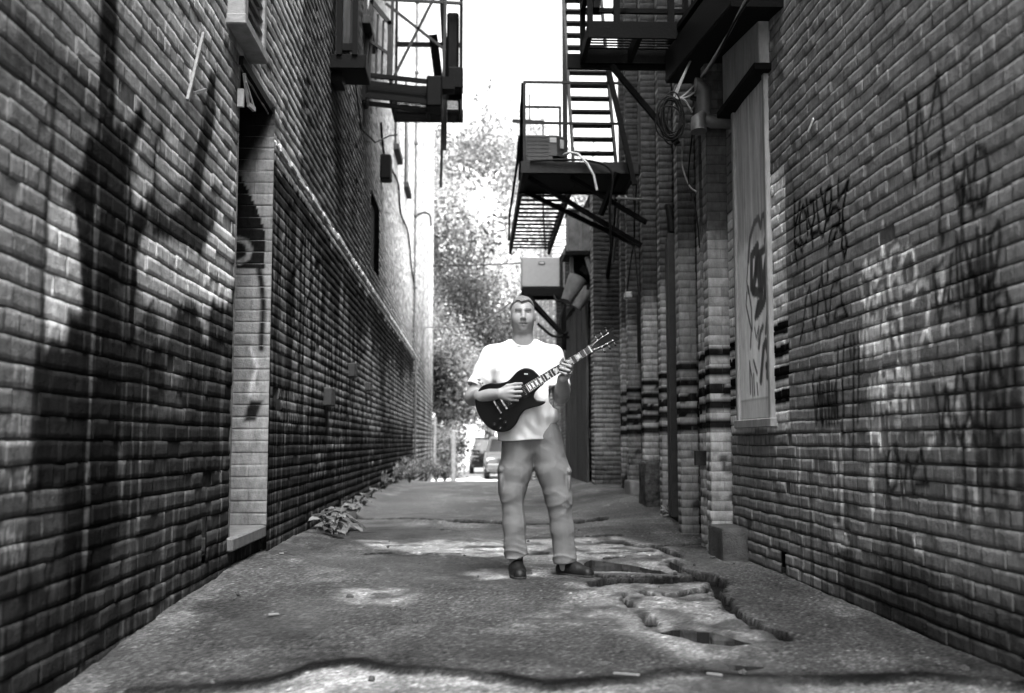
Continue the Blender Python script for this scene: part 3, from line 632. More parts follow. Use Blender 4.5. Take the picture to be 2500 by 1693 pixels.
def paint_right(u, z):
    n1 = fbm(u*1.2, z*1.2+4, 5); st = fbm(u*15, z*.8, 4); f = fbm(u*8, z*6, 3)
    a = .185+.13*(n1-.5)+.05*(st-.5)
    a = a+.02*sstep(.5, .75, fbm(u*.9, z*.35, 3))*(z > 1.6)
    a = a+.26*sstep(.70, .77, fbm(u*11, z*1.6+3, 4))*sstep(1.9, .9, z)*sstep(-.1, .4, z)        # flaking paint
    a = a*(1-.6*sstep(.58, .72, st)*sstep(1.3, .3, z))
    for p in BLOB: a = mix(a, .6*(.7+.6*f), polym(u, z+(st-.5)*.03, p, .012)*.85)
    for p in WHT: a = mix(a, .72, stroke(u, z, p, .017, .009)*(.7+.3*f))
    for p in BLK2: a = mix(a, .010, stroke(u, z, p, .015, .011)*.85)
    for p in BLK: a = mix(a, .006, stroke(u, z, p, .0165, .009)*.97)
    for p in BLK3: a = mix(a, .02, stroke(u, z, p, .018, .014)*.75)
    # pale strip round the boarded window, with its dark bars
    pale = .52+.2*(f-.5); pale = np.where(z > 2.62, .16+.04*(n1-.5), pale)
    for k in range(4): pale = np.where(np.abs(z-(1.145+.146*k)) < .043, .009, pale)
    pale = np.where(z < .93, .17+.09*(f-.5), pale)
    a = np.where(u > YS, pale, a)
    a = mix(a, .02, sstep(.42, .1, z+.25*(n1-.5)+.04*(u-6)*(u < 6))*sstep(6.6, 5.0, u)*.85)                           # darker towards the foot of the near wall
    return np.clip(a, .006, .7), .25+0*a
right = thing('brick_building', 'dark painted brick wall on the right with black and white graffiti tags', 'building', (XR, 5, 0))
bw_ = Brickwork(); VH2 = at(1913, 1385, X=XR)
hR = [(BY0, BY1, BZ0, BZ1), (VH2[1]-.05, VH2[1]+.05, VH2[2]-.06, VH2[2]+.06)]
bw_.wall((XR, 0, 0), (0, 1, 0), (-1, 0, 0), 1.6, 8.15, -.3, 5.0, paint_right, hR, lambda u: .018 if u < 6.8 else .028, seed=23, ztop=lambda z: max(1.6, (z-1.25)/.47), jit=.0035, tone=.1, header=4)
bw_.flat((XR+.12, 0, 0), (0, 1, 0), (-1, 0, 0), 2.9, 8.15, 3.8, 12, .05, -.014).flat((XR, 0, 0), (0, 1, 0), (-1, 0, 0), -1.5, 1.62, -.5, 12, .05, -.014)
bw_.build('wall', right)
m = MB(); m.box((XR+.75, 3.3, 5.7), (1.2, 9.6, 12.6)); m.build('wall_core', M_CORE, right)
m = MB(); m.box((XR+.06, (BY0+BY1)/2, (BZ0+BZ1)/2), (.1, .86, BZ1-BZ0+.02)); m.build('window_recess', M_CORE, right)
# weathered board over the window, graffiti on it
def paint_board(u, z):
    st = fbm(u*40, z*1.2, 4); n1 = fbm(u*3, z*2, 4)
    a = .72+.12*(n1-.5); a = mix(a, .38+.45*(st-.4), sstep(2.12, 2.35, z+.12*(vnoise(u*30, z)-.5)))
    a = mix(a, .8, sstep(.06, 0, np.abs(z-2.2-.1*(vnoise(u*12, 0*u)-.5)))*.5)
    for p, w, v in BST: a = mix(a, v*.7, stroke(u, z, p, w*1.25, .008)*.95)
    a = mix(a, .1, sstep(BZ0+.16, BZ0+.13, z)*.3+sstep(.012, .004, np.abs(z-BZ0-.145))*.5)
    return a
XB = XR-.012
Bd = lambda pts: [tuple(at(1780+x/2.711, 480+y/2.711, X=XB)[1:]) for x, y in pts]
BST = [(Bd(p), w, v) for p, w, v in [([(130, 430), (140, 280), (165, 180), (190, 140), (205, 200), (215, 130), (230, 120), (240, 250), (238, 300)], .02, .08), ([(150, 600), (150, 400), (185, 330), (175, 500)], .03, .012), ([(160, 620), (190, 420), (200, 600)], .035, .012), ([(205, 420), (215, 600), (240, 420), (235, 640)], .03, .012), ([(195, 380), (240, 340), (235, 290)], .025, .02), ([(245, 640), (265, 510), (255, 420)], .02, .02), ([(165, 630), (215, 640), (185, 780), (225, 700), (240, 650)], .03, .014), ([(175, 800), (190, 700)], .02, .02), ([(120, 640), (115, 720), (150, 880), (145, 1000)], .012, .03), ([(130, 430), (120, 560), (130, 640)], .01, .04), ([(155, 880), (150, 740), (130, 600)], .012, .03), ([(195, 1000), (205, 900), (220, 860)], .018, .03), ([(208, 1220), (225, 1000), (240, 960), (255, 1050), (250, 1190)], .025, .02), ([(245, 1120), (285, 1080), (280, 1150)], .025, .02), ([(270, 900), (250, 780), (240, 900)], .02, .02), ([(280, 480), (270, 900)], .012, .03), ([(268, 230), (275, 410)], .012, .02), ([(278, 0), (282, 400)], .008, .03), ([(140, 1100), (145, 1300)], .012, .014), ([(140, 1110), (155, 1200), (160, 1320)], .01, .014), ([(165, 1090), (185, 1170)], .012, .014), ([(165, 1180), (170, 1310)], .01, .014), ([(185, 1240), (190, 1310)], .01, .014), ([(170, 870), (180, 940), (195, 860), (190, 950)], .008, .05)]]
nu, nz = 60, 170
us = np.linspace(BY0+.02, BY1-.02, nu); zs = np.linspace(BZ0+.01, BZ1-.01, nz); Ug, Zg = np.meshgrid(us, zs, indexing='ij')
Vg = np.stack([np.full(Ug.shape, XB)+.012*np.sin(Ug*9)*.3, Ug, Zg], 2).reshape(-1, 3); ii, jj = np.meshgrid(np.arange(nu-1), np.arange(nz-1), indexing='ij'); a0 = (ii*nz+jj).ravel()
board = np_mesh('window_board', Vg, np.stack([a0, a0+1, a0+nz+1, a0+nz], 1), tone_mat('board_paint', .25, .6, .3, .15, 20, 90, 18, (1, 1, .3)), right, paint_board(Ug.ravel(), Zg.ravel()))
so = board.modifiers.new('thickness', 'SOLIDIFY'); so.thickness = .02; so.offset = -1
M_FR = mat('grey_frame_paint', .2, .6, amp=.35, stretch=(1, 1, .3))
m = MB()
for y in (BY0-.012, BY1+.012): m.box((XR+.005, y, (BZ0+BZ1)/2), (.075, .055, BZ1-BZ0+.1), bev=.006)
m.box((XR+.0, (BY0+BY1)/2, BZ0-.02), (.09, BY1-BY0+.14, .06), bev=.006); m.build('window_frame', M_FR, right)
m = MB(); m.box((XR-.025, (BY0+BY1)/2+.02, BZ1+.25), (.09, BY1-BY0+.2, .46), bev=.008); hood = m.build('window_hood', M_FR, right)
m = MB(); m.box((XR-.045, (BY0+BY1)/2+.02, BZ1+.0), (.14, BY1-BY0+.26, .05), bev=.005); m.build('hood_lip', M_IRON, right)
# dark steel gutter/canopy running along the wall above
m = MB(); m.beam((XR-.17, 6.55, 3.66), (XR-.15, 8.95, 3.98), .34, .05); m.beam((XR-.33, 6.55, 3.78), (XR-.31, 8.95, 4.10), .03, .26); m.beam((XR-.17, 6.55, 4.0), (XR-.15, 8.95, 4.32), .34, .04)
m.build('canopy', M_IRON, right)

# ------------------------------------------------------------------ right-hand building of brick piers
SL = .0418; P0 = np.array([1.835, 8.3, 0]); UD = np.array([SL, 1, 0])/math.hypot(SL, 1); ND = np.array([-1, SL, 0])/math.hypot(SL, 1)
piers = thing('brick_building', 'tall brick building of close-set piers on the right, dark bars painted round their feet', 'building', (2, 12, 0))
def pw(t, n, z=0): p = P0+UD*t+ND*n; return (p[0], p[1], z)
def tY(x_px):       # run parameter where the pier line shows at a photo column
    d = ray(x_px, 900); p = at(x_px, 900, plane=(P0, ND)); return float(np.dot(p-P0, UD))
def paint_pier(kind, ph):  # light put into the tone: alley sides paled, recess between darkened
    def f(u, z):
        n1 = fbm(u*2.1+ph, z*1.4, 4); st = fbm(u*18+ph, z*1.1, 4)
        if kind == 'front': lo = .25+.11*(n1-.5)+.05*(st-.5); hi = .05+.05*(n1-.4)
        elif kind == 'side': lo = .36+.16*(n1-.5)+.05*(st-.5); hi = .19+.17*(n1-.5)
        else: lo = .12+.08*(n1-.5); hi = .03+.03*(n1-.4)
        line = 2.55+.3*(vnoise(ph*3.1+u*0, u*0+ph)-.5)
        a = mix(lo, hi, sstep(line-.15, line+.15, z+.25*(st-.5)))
        w = z+.012*(vnoise(u*20+ph, z*0)-.5)
        if ph < 8.5:
            for k in range(5): a = np.where(np.abs(w-(.985+.1372*k)) < .0385+.006*(vnoise(ph+k+u*9, z*0)-.5), .009+.012*(st > .66), a)
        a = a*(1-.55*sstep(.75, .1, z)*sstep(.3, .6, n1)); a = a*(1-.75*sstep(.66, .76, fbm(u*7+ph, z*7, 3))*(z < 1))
        return np.clip(a, .006, .5), .2+0*a
    return f
edges = [(1723, 1790, .17), (1697, 1716, .12), (1656, 1688, .0), (1607, 1627, 0), (1571, 1599, 0), (1533, 1560, 0), (1511, 1528, 0)]
ZT = 11.5; D = .17
ts = [-.12, .42] + [tY(x) for x in (1656, 1607, 1571, 1533)]; ts.append(ts[-1]+1.05)
widths = [.2, .16, .2, .2, .22, .22, .24]
cellP = lambda u: None
prev = -.02
mainw = Brickwork()
for k, (t, wd) in enumerate(zip(ts, widths)):
    b = Brickwork(); ph = 1.37*k+.2; pr = [0, -.035, -.012, -.03, 0, 0, -.02][k]; zt = min(ZT, 1.6+.5*(8.3+t+wd)); 
    o = np.array(pw(t, pr))
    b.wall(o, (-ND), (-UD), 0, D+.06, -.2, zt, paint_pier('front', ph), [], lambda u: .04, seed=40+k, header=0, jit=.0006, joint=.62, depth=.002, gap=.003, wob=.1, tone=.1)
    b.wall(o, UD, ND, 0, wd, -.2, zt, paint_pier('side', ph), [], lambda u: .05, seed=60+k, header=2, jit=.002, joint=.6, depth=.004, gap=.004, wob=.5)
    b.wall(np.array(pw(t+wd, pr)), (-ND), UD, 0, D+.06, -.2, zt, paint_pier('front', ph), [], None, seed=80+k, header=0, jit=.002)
    b.build('pier', piers)
    m = MB(); c = [pw(t+.014, pr-.012), pw(t+wd-.014, pr-.012), pw(t+wd-.014, -.3), pw(t+.014, -.3)]
    mainw.flat(np.array(pw(t+.013, 0)), UD, ND, 0, .001, 0, .1, .02)
holesP = [(ts[3]-.36, ts[3]-.10+.0, -.2, 3.1)]
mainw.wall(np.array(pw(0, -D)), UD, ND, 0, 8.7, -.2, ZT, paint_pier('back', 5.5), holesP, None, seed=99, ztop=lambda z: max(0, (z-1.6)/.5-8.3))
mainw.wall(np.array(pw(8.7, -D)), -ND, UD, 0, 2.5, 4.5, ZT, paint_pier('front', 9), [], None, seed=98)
mainw.build('wall', piers)
# core: a prism inside the wall line so nothing shows through
m = MB(); q = [pw(.05, -D-.02), pw(8.69, -D-.02), pw(8.69, -2.6), pw(.05, -2.6)]
m.add([(x, y, -.4) for x, y, z in q]+[(x, y, ZT) for x, y, z in q], [(0, 1, 5, 4), (1, 2, 6, 5), (2, 3, 7, 6), (3, 0, 4, 7), (4, 5, 6, 7)]); m.build('wall_core', M_CORE, piers)
for k, (t, wd) in enumerate(zip(ts, widths)):
    pr = [0, -.035, -.012, -.03, 0, 0, -.02][k]; zt = min(ZT, 1.6+.5*(8.3+t+wd)); m = MB(); q = [pw(t+.013, pr-.013), pw(t+wd-.013, pr-.013), pw(t+wd-.013, -D-.05), pw(t+.013, -D-.05)]
    m.add([(x, y, -.3) for x, y, z in q]+[(x, y, zt) for x, y, z in q], [(0, 1, 5, 4), (1, 2, 6, 5), (2, 3, 7, 6), (3, 0, 4, 7), (4, 5, 6, 7)]); m.build('pier_core', mat('pier_mortar', .05, .9), piers)
# arched dark doorway with a grey frame between two piers
tD = ts[3]-.22
m = MB(); m.box(pw(tD, -D+.03, 1.5), (.05, .34, 3.3)); dd = m.build('door', M_CORE, piers)
m = MB(); m.beam(pw(tD-.16, -D+.06, .1), pw(tD-.16, -D+.06, 3.0), .05, .09).beam(pw(tD+.12, -D+.06, .1), pw(tD+.12, -D+.06, 3.0), .05, .06); m.build('door_frame', mat('door_frame_paint', .022, .7), dd)
arc = [pw(tD-.16+.28*s, -D+.06, 3.0+.34*math.sin(math.pi*s*.5)) for s in [i/8 for i in range(9)]]
m = MB(); m.tube(arc, .04, 6); m.build('door_arch', M_IRON, dd)
# dark box for a niche low between the first two piers
m = MB(); m.box(pw(.44, -.03, .72), (.12, .07, .12)); m.build('niche', M_CORE, piers)
m = MB(); m.box(pw(ts[5]-.35, -D+.03, 2.35), (.06, .28, .9)); m.build('shutter_plate', M_CORE, piers)
# ------------------------------------------------------------------ further buildings on the right
low = thing('brick_building', 'low brick shed on the right with a tall weathered plank door', 'building', (2.05, 20, 0))
XS = 2.03
b = Brickwork()
pf = lambda u, z: (np.clip(mix(.16+.1*(fbm(u*2, z*2, 4)-.5), .03, sstep(2.4, 2.7, z+.3*(fbm(u*3, z*3, 3)-.5)))*(1-.5*sstep(.9, .2, z)), .01, .5), .1+0*u)
b.wall((XS, 0, 0), (0, 1, 0), (-1, 0, 0), 17.0, 26.0, -.2, 5.2, pf, [], None, seed=201, header=3, depth=.004)
b.wall((0, 17.0, 0), (1, 0, 0), (0, -1, 0), XS, XS+1.2, -.2, 5.2, pf, [], lambda u: .06, seed=202, header=3, depth=.003, wob=.3, joint=.7, gap=.004)
b.flat((0, 26.0, 0), (1, 0, 0), (0, 1, 0), XS, XS+2.2, -.5, 5.2, .2)
b.build('wall', low)
m = MB(); m.box((XS+1.15, 21.5, 2.4), (2.2, 8.9, 5.55)); m.build('wall_core', M_CORE, low)
for yy in (16.0, 22.3, 24.6):
    b = Brickwork(); y0 = yy if yy > 16.5 else 16.97
    b.wall((0, y0, 0), (1, 0, 0), (0, -1, 0), XS-.1, XS+.03, -.2, 5.0, pf, [], None, seed=210+int(yy), header=0, depth=.003, wob=.3, joint=.7, gap=.004)
    b.wall((XS-.1, 0, 0), (0, 1, 0), (-1, 0, 0), y0, y0+.4, -.2, 5.0, lambda u, z: (.24+.12*(fbm(u*5, z*2, 3)-.5), 0*u), [], None, seed=220+int(yy), header=2)
    b.build('pier', low)
# sliding plank door hung proud of the wall
m = MB(); rs = random.Random(3); y = 17.95
while y < 21.7:
    wd = rs.uniform(.16, .26); m.box((XS-.10+rs.uniform(-.008, .008), y+wd/2, 1.72+rs.uniform(-.02, .02)), (.05, wd-.008, 3.2), bev=.006); y += wd
door = m.build('plank_door', mat('weathered_plank', .055, .85, amp=.9, scale=5, stretch=(6, 6, .35), bump=.6, bscale=20, spec=.2), low)
m = MB(); m.box((XS-.06, 19.8, 1.0), (.03, 3.7, .16)).box((XS-.06, 19.8, 2.7), (.03, 3.7, .16)); m.build('door_ledger', M_WOODD, door)
m = MB(); m.beam((XS-.13, 17.5, 3.42), (XS-.13, 22.2, 3.42), .05, .09); m.build('door_track', M_IRON, door)
pale = thing('brick_building', 'pale sunlit brick building far off on the right behind the plank door shed', 'building', (1.98, 31, 0))
b = Brickwork(); pp = lambda u, z: (np.clip(.42+.2*(fbm(u*1.5, z*1.2, 4)-.5)-.12*(vnoise(u*7, z*9) > .72), .1, .7), 0*u)
b.wall((1.96, 0, 0), (0, 1, 0), (-1, 0, 0), 26.2, 38, -.8, 6.4, pp, [], None, seed=230, L=.22, H=.09)
for yy in (27.5, 29.5, 31.5, 34): b.wall((1.90, 0, 0), (0, 1, 0), (-1, 0, 0), yy, yy+.5, -.8, 6.4, pp, [], None, seed=231, L=.22, H=.09); b.wall((0, yy, 0), (1, 0, 0), (0, -1, 0), 1.9, 1.97, -.8, 6.4, pp, [], None, seed=232, L=.22, H=.09)
b.wall((0, 26.2, 0), (1, 0, 0), (0, -1, 0), 1.96, 4.4, 3, 6.4, pp, [], None, seed=233, L=.22, H=.09)
b.build('wall', pale)
m = MB(); m.box((3.2, 32.2, 2.7), (2.4, 11.9, 7.2)); m.build('wall_core', mat('pale_core', .3, .9), pale)

# ------------------------------------------------------------------ fire escapes
def fire_landing(root, x0, x1, y0, y1, z, slats='x', fascia=.1, mat_=M_IRON):
    m = MB()
    for y in (y0, y1): m.beam((x0, y, z-fascia/2), (x1, y, z-fascia/2), .045, fascia)
    for x in (x0+.02, (x0+x1)/2, x1-.05): m.beam((x, y0+.02, z-fascia/2), (x, y1-.02, z-fascia/2), .04, fascia*.9)
    m.build('frame', mat_, root)
    m = MB()
    n = int((y1-y0)/.055)
    for i in range(1, n): y = y0+(y1-y0)*i/n; m.beam((x0+.03, y, z-.012), (x1-.03, y, z-.012), .026, .007)
    m.build('grating', mat_, root)
def railing(root, pts, z, h=.95, rails=(.5, 1.0), r=.016, posts=True, mat_=M_IRON):
    m = MB()
    for a, b2 in zip(pts[:-1], pts[1:]):
        for k in rails: m.beam((a[0], a[1], z+h*k), (b2[0], b2[1], z+h*k), r*2, r*2)
    if posts:
        for a in pts: m.beam((a[0], a[1], z-.05), (a[0], a[1], z+h+.01), r*2.3, r*2.3)
    return m.build('railing', mat_, root)
# left: landing with stowed drop stair
fl = thing('fire_escape', 'black iron fire escape on the left wall with cross-braced rail and a stowed ladder', 'fire escape', (XL, 15.5, 5.3))
ZL = 6.03
def wx(px, Y): return at(px, 500, Y=Y)[0]
fire_landing(fl, XL+.32, -.17, 15.2, 16.3, ZL, fascia=.2)
railing(fl, [(-.2, 15.25), (-.2, 16.25), (XL+.35, 16.25)], ZL, 2.1, (.48, .5))
m = MB()
for (a, c) in [((-1.22, 15.22, ZL+.05), (-.42, 15.22, ZL+1.72)), ((-.42, 15.22, ZL+.55), (-1.3, 15.22, ZL+1.25))]: m.beam(a, c, .035, .035, up=(0, 1, 0))
m.beam((-1.35, 15.22, ZL+1.32), (-.18, 15.22, ZL+1.27), .04, .04); m.beam((-1.22, 15.2, ZL-.1), (-1.18, 15.2, ZL+3.6), .045, .045); m.beam((-.48, 15.2, ZL-1.5), (-.38, 15.2, ZL+3.8), .04, .04)
m.build('cross_brace', M_IRONG, fl)
m = MB()
for (xa, za, xb, zb) in [(-1.62, ZL-.02, -1.50, ZL+1.16), (-1.22, ZL-.02, -1.24, ZL+.85)]: m.beam((xa+.02, 14.9, za), (xb+.02, 14.9, zb), .05, .06)
m.beam((-1.49, 14.9, ZL+1.16), (-1.2, 14.9, ZL+.8), .05, .06); m.beam((-1.56, 14.9, ZL+.6), (-1.2, 14.9, ZL+.35), .04, .04)
for k in range(4): m.beam((-1.50+.085*k, 14.93, ZL), (-1.47+.08*k, 14.93, ZL+1.05-.09*k), .03, .03)
m.build('window_guard', M_IRONG, fl)
m = MB()        # ladder stowed along the near edge, seen from the side
y0 = 14.6; ZK = ZL; ZL = ZL-.22
for dz in (0, .30): m.beam((-1.62, y0, ZL-.12+dz), (-.62, y0, ZL-.22+dz), .05, .06, up=(0, 0, 1)); m.beam((-1.62, y0+.34, ZL-.12+dz), (-.62, y0+.34, ZL-.22+dz), .05, .06)
for k in range(5): m.beam((-1.58, y0+.06+.055*k, ZL-.07+.05*k), (-.66, y0+.06+.055*k, ZL-.16+.05*k), .035, .03)
m.box((-.56, y0+.15, ZL-.06), (.22, .4, .44), bev=.02).box((-1.6, y0+.15, ZL-.02), (.2, .36, .4), bev=.02)
m.build('stowed_ladder', M_IRON, fl); ZL = ZK
m = MB(); m.beam((-.62, 15.5, ZL+.9), (-.50, 15.9, ZL+.02), .12, .05).beam((-.42, 15.6, ZL+.2), (-.60, 15.6, ZL+3.6), .19, .08).box((-.32, 15.5, ZL+.62), (.18, .3, 1.15), bev=.03).box((-.27, 15.0, ZL+.02), (.22, .3, .32), bev=.02).box((-.43, 14.8, ZL-.12), (.3, .25, .18))
m.build('counterweight', M_IRON, fl)
m = MB(); m.tube([(-.42, 15.2, ZL-.2), (-.43, 15.2, ZL-.95)], .03); m.tube([(-1.66+.1, 13.6, 5.6), (-1.5, 13.9, 5.0), (-1.35, 14.3, 4.93), (-1.2, 14.9, 5.2), (-1.12, 15.2, 5.3)], .012); m.build('hanging_rod', M_IRONG, fl)
# right, nearer: landing high over the pavement
fa = thing('fire_escape', 'nearer black iron landing high on the right wall, its slatted underside overhead', 'fire escape', (1.9, 8.7, 4.1))
ZA = 4.29
fire_landing(fa, .93, 1.80, 8.46, 9.06, ZA, fascia=.13)
m = MB(); m.beam((.93, 8.44, ZA-.07), (1.86, 8.44, ZA-.07), .03, .14); m.build('edge_beam', M_IRON, fa)
m = MB(); m.beam((.82, 9.1, ZA-.10), (1.86, 9.1, ZA-.10), .05, .13); m.build('edge_beam', M_IRON, fa)
railing(fa, [(1.86, 8.46), (.95, 8.46), (.95, 9.04), (1.86, 9.04)], ZA, .9, (.38, .7, 1.0), .02)
m = MB(); m.beam((1.0, 8.46, ZA+.1), (1.0, 8.46, ZA+1.1), .14, .05); m.beam((1.17, 8.46, ZA), (1.17, 8.46, ZA+1.2), .05, .05); m.beam((1.2, 9.05, ZA-.15), (1.78, 9.05, ZA-.85), .045, .05, up=(0, 1, 0)); m.beam((1.62, 8.46, ZA), (1.62, 8.46, ZA+1), .06, .05); m.beam((1.15, 8.5, ZA+.1), (1.4, 9.0, ZA+.9), .03, .03)
m.build('brackets', M_IRON, fa)
# right, further: landing with the stair up and the counterbalanced stair held level
fb = thing('fire_escape', 'further iron landing on the right, with a stair going up and a raised drop stair', 'fire escape', (1.9, 12, 3.9))
ZB = 3.985
fire_landing(fb, .55, 1.88, 11.8, 12.75, ZB, fascia=.12)
m = MB(); m.box((1.2, 12.28, ZB-.09), (1.28, .9, .015)); m.build('deck_plate', M_IRON, fb)
m = MB(); m.beam((.53, 11.77, ZB-.045), (1.86, 11.77, ZB-.045), .02, .13); m.build('fascia', M_IRONG, fb)
railing(fb, [(1.88, 11.8), (.57, 11.8), (.57, 12.7), (1.05, 12.7)], ZB, .95, (.5, 1.0), .013, mat_=M_IRONG)
m = MB()
for p0, p1 in [((.62, 11.95, ZB-.12), (1.95, 12.2, ZB-.85)), ((.62, 12.65, ZB-.12), (1.98, 12.85, ZB-.72)), ((1.1, 11.9, ZB-.12), (2.0, 12.1, ZB-.6)), ((1.62, 11.75, ZB-.1), (1.45, 11.95, ZB-.55)), ((.56, 11.84, ZB+.95), (.56, 12.6, ZB+.02))]: m.beam(p0, p1, .05, .05)
m.build('brackets', M_IRON, fb)
m = MB()
for x in (.57, 1.17): m.beam((x, 12.7, ZB-.05), (x, 16.4, ZB-.14), .04, .16)
for k in range(16): y = 12.85+k*.225; m.beam((.58, y, ZB-.06-.09*k/16), (1.16, y, ZB-.06-.09*k/16), .055, .02)
m.build('drop_stair', M_IRON, fb)
m = MB(); m.tube([(.55, 12.6, ZB+.55), (.55, 13.3, ZB+.4), (.55, 16.2, ZB+.35), (.55, 16.4, ZB)], .018); m.build('handrail', M_IRON, fb)
x0, x1 = 1.14, 1.63
for x in (x0, x1): m = MB(); m.beam((x, 11.93, ZB), (x, 14.0, ZB+4.1), .028, .10); m.build('stair_stringer', M_IRONG, fb)
m = MB()
for k in range(1, 21): m.beam((x0+.012, 11.95+.0985*k, ZB+.195*k), (x1-.012, 11.95+.0985*k, ZB+.195*k), .14, .022)
m.build('stair_treads', M_IRONG, fb)
m = MB(); m.beam(at(1478, 138, Y=11.7), at(1549, 452, Y=11.6), .055, .055, up=(0, 1, 0)); m.build('stay', M_IRON, fb)
m = MB(); m.beam((1.33, 15.2, ZB+.6), (1.33, 15.2, ZB+5.5), .07, .07)
m.build('stair_post', M_IRONG, fb)
far_post = MB(); far_post.beam((.62, 16.9, 6.05), (1.14, 16.9, 6.03), .06, .05).beam((1.12, 16.9, 4.4), (1.12, 16.9, 6.03), .025, .025).beam((.9, 16.9, 6.05), (.9, 16.9, 6.5), .02, .02).beam((1.12, 16.4, 3.85), (1.12, 16.9, 4.5), .03, .03)
far_post.build('hoist_bar', M_IRONG, fb)

# ------------------------------------------------------------------ air conditioner on the landing
ac = thing('air_conditioner', 'boxy window air conditioner sitting on the further iron landing', 'air conditioner', (.85, 12.05, ZB))
M_AC = mat('ac_casing', .028, .5, amp=.15); M_GR = mat('ac_grille', .02, .6)
m = MB(); f = lambda u, v, w: (u, v, w)
m.plate([(.595, 11.93), (.86, 11.93), (.95, 11.93), (1.07, 12.05), (1.07, 12.4), (.595, 12.4)], ZB+.13, ZB+.375, f, .006)
m.plate([(.60, 11.935), (.90, 11.935), (.90, 12.38), (.60, 12.38)], ZB+.004, ZB+.13, f, .004)
m.build('casing', M_AC, ac)
m = MB(); m.box((.73, 11.926, ZB+.19), (.245, .012, .33)); gr = m.build('grille', M_GR, ac)
m = MB()
for k in range(8): m.box((.73, 11.918, ZB+.035+k*.045), (.25, .006, .005))
m.box((.73, 11.917, ZB+.19), (.006, .006, .33)); m.build('grille_bars', M_AC, gr)
M_LBL = mat('paper_label', .3, .6, amp=.12, scale=60)
m = MB(); m.box((.905, 11.926, ZB+.315), (.075, .005, .055)); m.build('sticker', M_LBL, ac)
m = MB(); m.box((1.012, 11.983, ZB+.285), (.06, .005, .10), Matrix.Rotation(R(45), 3, 'Z')); m.build('sticker', M_LBL, ac)
m = MB(); m.tube([(1.03, 11.99, ZB+.16), (1.09, 11.86, ZB+.155), (1.17, 11.72, ZB+.1), (1.27, 11.68, ZB-.02), (1.34, 11.68, ZB-.15), (1.38, 11.7, ZB-.32)], .014, 8); m.build('drain_hose', mat('pale_hose', .4, .5, amp=.15), ac)
def cable(name, pts, r, label, cat='cable', m_=M_CABLE, group=None):
    P = [Vector(p) for p in pts]; out = []
    for i in range(len(P)-1):
        p0 = P[max(i-1, 0)]; p1 = P[i]; p2 = P[i+1]; p3 = P[min(i+2, len(P)-1)]
        for t in [k/6 for k in range(6)]:
            out.append(.5*((2*p1)+(p2-p0)*t+(2*p0-5*p1+4*p2-p3)*t*t+(3*p1-p0-3*p2+p3)*t**3))
    out.append(P[-1]); m = MB(); m.tube(out, r, 6)
    return tag(m.build(name, m_), label, cat, group)
cable('cable', [(.63, 11.74, ZB+.02), (1.0, 11.72, ZB+.03), (1.3, 11.72, ZB+.02), (1.5, 11.7, ZB-.05), (1.56, 11.7, ZB-.2), (1.53, 11.75, ZB-.5), (1.56, 11.9, ZB-1.0)], .014, 'dark cable lying along the edge of the further landing and drooping from it')
# ------------------------------------------------------------------ pale metal box on its bracket
bx = thing('equipment_box', 'pale grey metal box on a bracket just above the man\'s head', 'equipment box', (1.25, 21.2, 3.77))
a0 = at(1274, 702, Y=21.0); a1 = at(1366, 630, Y=21.0)
m = MB(); m.box(((a0[0]+a1[0])/2, 21.3, (a0[2]+a1[2])/2+.01), (a1[0]-a0[0], .62, a1[2]-a0[2]), bev=.015); m.build('casing', mat('pale_grey_enamel', .17, .45, amp=.08), bx)
m = MB(); m.box(((a0[0]+a1[0])/2+.02, 20.983, a1[2]-.11), (.13, .008, .055)); nb = m.build('nameplate', M_GR, bx)
m = MB(); m.box(((a0[0]+a1[0])/2+.02, 20.977, a1[2]-.11), (.09, .006, .025)); m.build('nameplate_print', M_LBL, nb)
bk = thing('shelf_bracket', 'black iron bracket shelf carrying the pale metal box', 'bracket', (1.4, 21.2, 3.7))
zb = a0[2]; xw = XS+.02
m = MB(); m.beam((a0[0]+.03, 21.0, zb-.09), (xw, 21.0, zb-.09), .06, .16); m.beam((a0[0]+.03, 21.6, zb-.09), (xw, 21.6, zb-.09), .06, .16); m.beam((a0[0]+.03, 21.0, zb-.06), (a0[0]+.03, 21.6, zb-.06), .05, .08); m.build('shelf', M_IRON, bk)
for ys_, xs_ in ((21.0, 1.80), (21.6, 1.86)): m = MB(); m.beam((a0[0]+.12, ys_, zb-.15), (xs_, ys_, zb-.95), .06, .06, up=(0, 1, 0)); m.build('strut', M_IRON, bk)
m = MB(); m.beam((1.79, 21.0, zb-1.25), (1.79, 21.0, zb), .1, .1); m.beam((1.79, 21.0, zb-1.0), (xw, 21.0, zb-1.0), .05, .05); m.build('post', M_IRON, bk)
cable('cable', [at(1312, 790, Y=20.8), at(1345, 818, Y=20.8), at(1368, 822, Y=20.7), at(1385, 812, Y=20.9)], .03, 'thick black cable drooping behind the man to the bracket post')
cable('cable', [at(1352, 722, Y=20.9), at(1360, 735, Y=20.8), at(1378, 734, Y=20.9)], .02, 'short black loop of cable under the bracket shelf')
cable('cable', [at(1376, 745, Y=20.8), at(1366, 790, Y=20.7), at(1372, 812, Y=20.7), at(1384, 818, Y=20.8)], .018, 'black cable bowing out beside the bracket post')
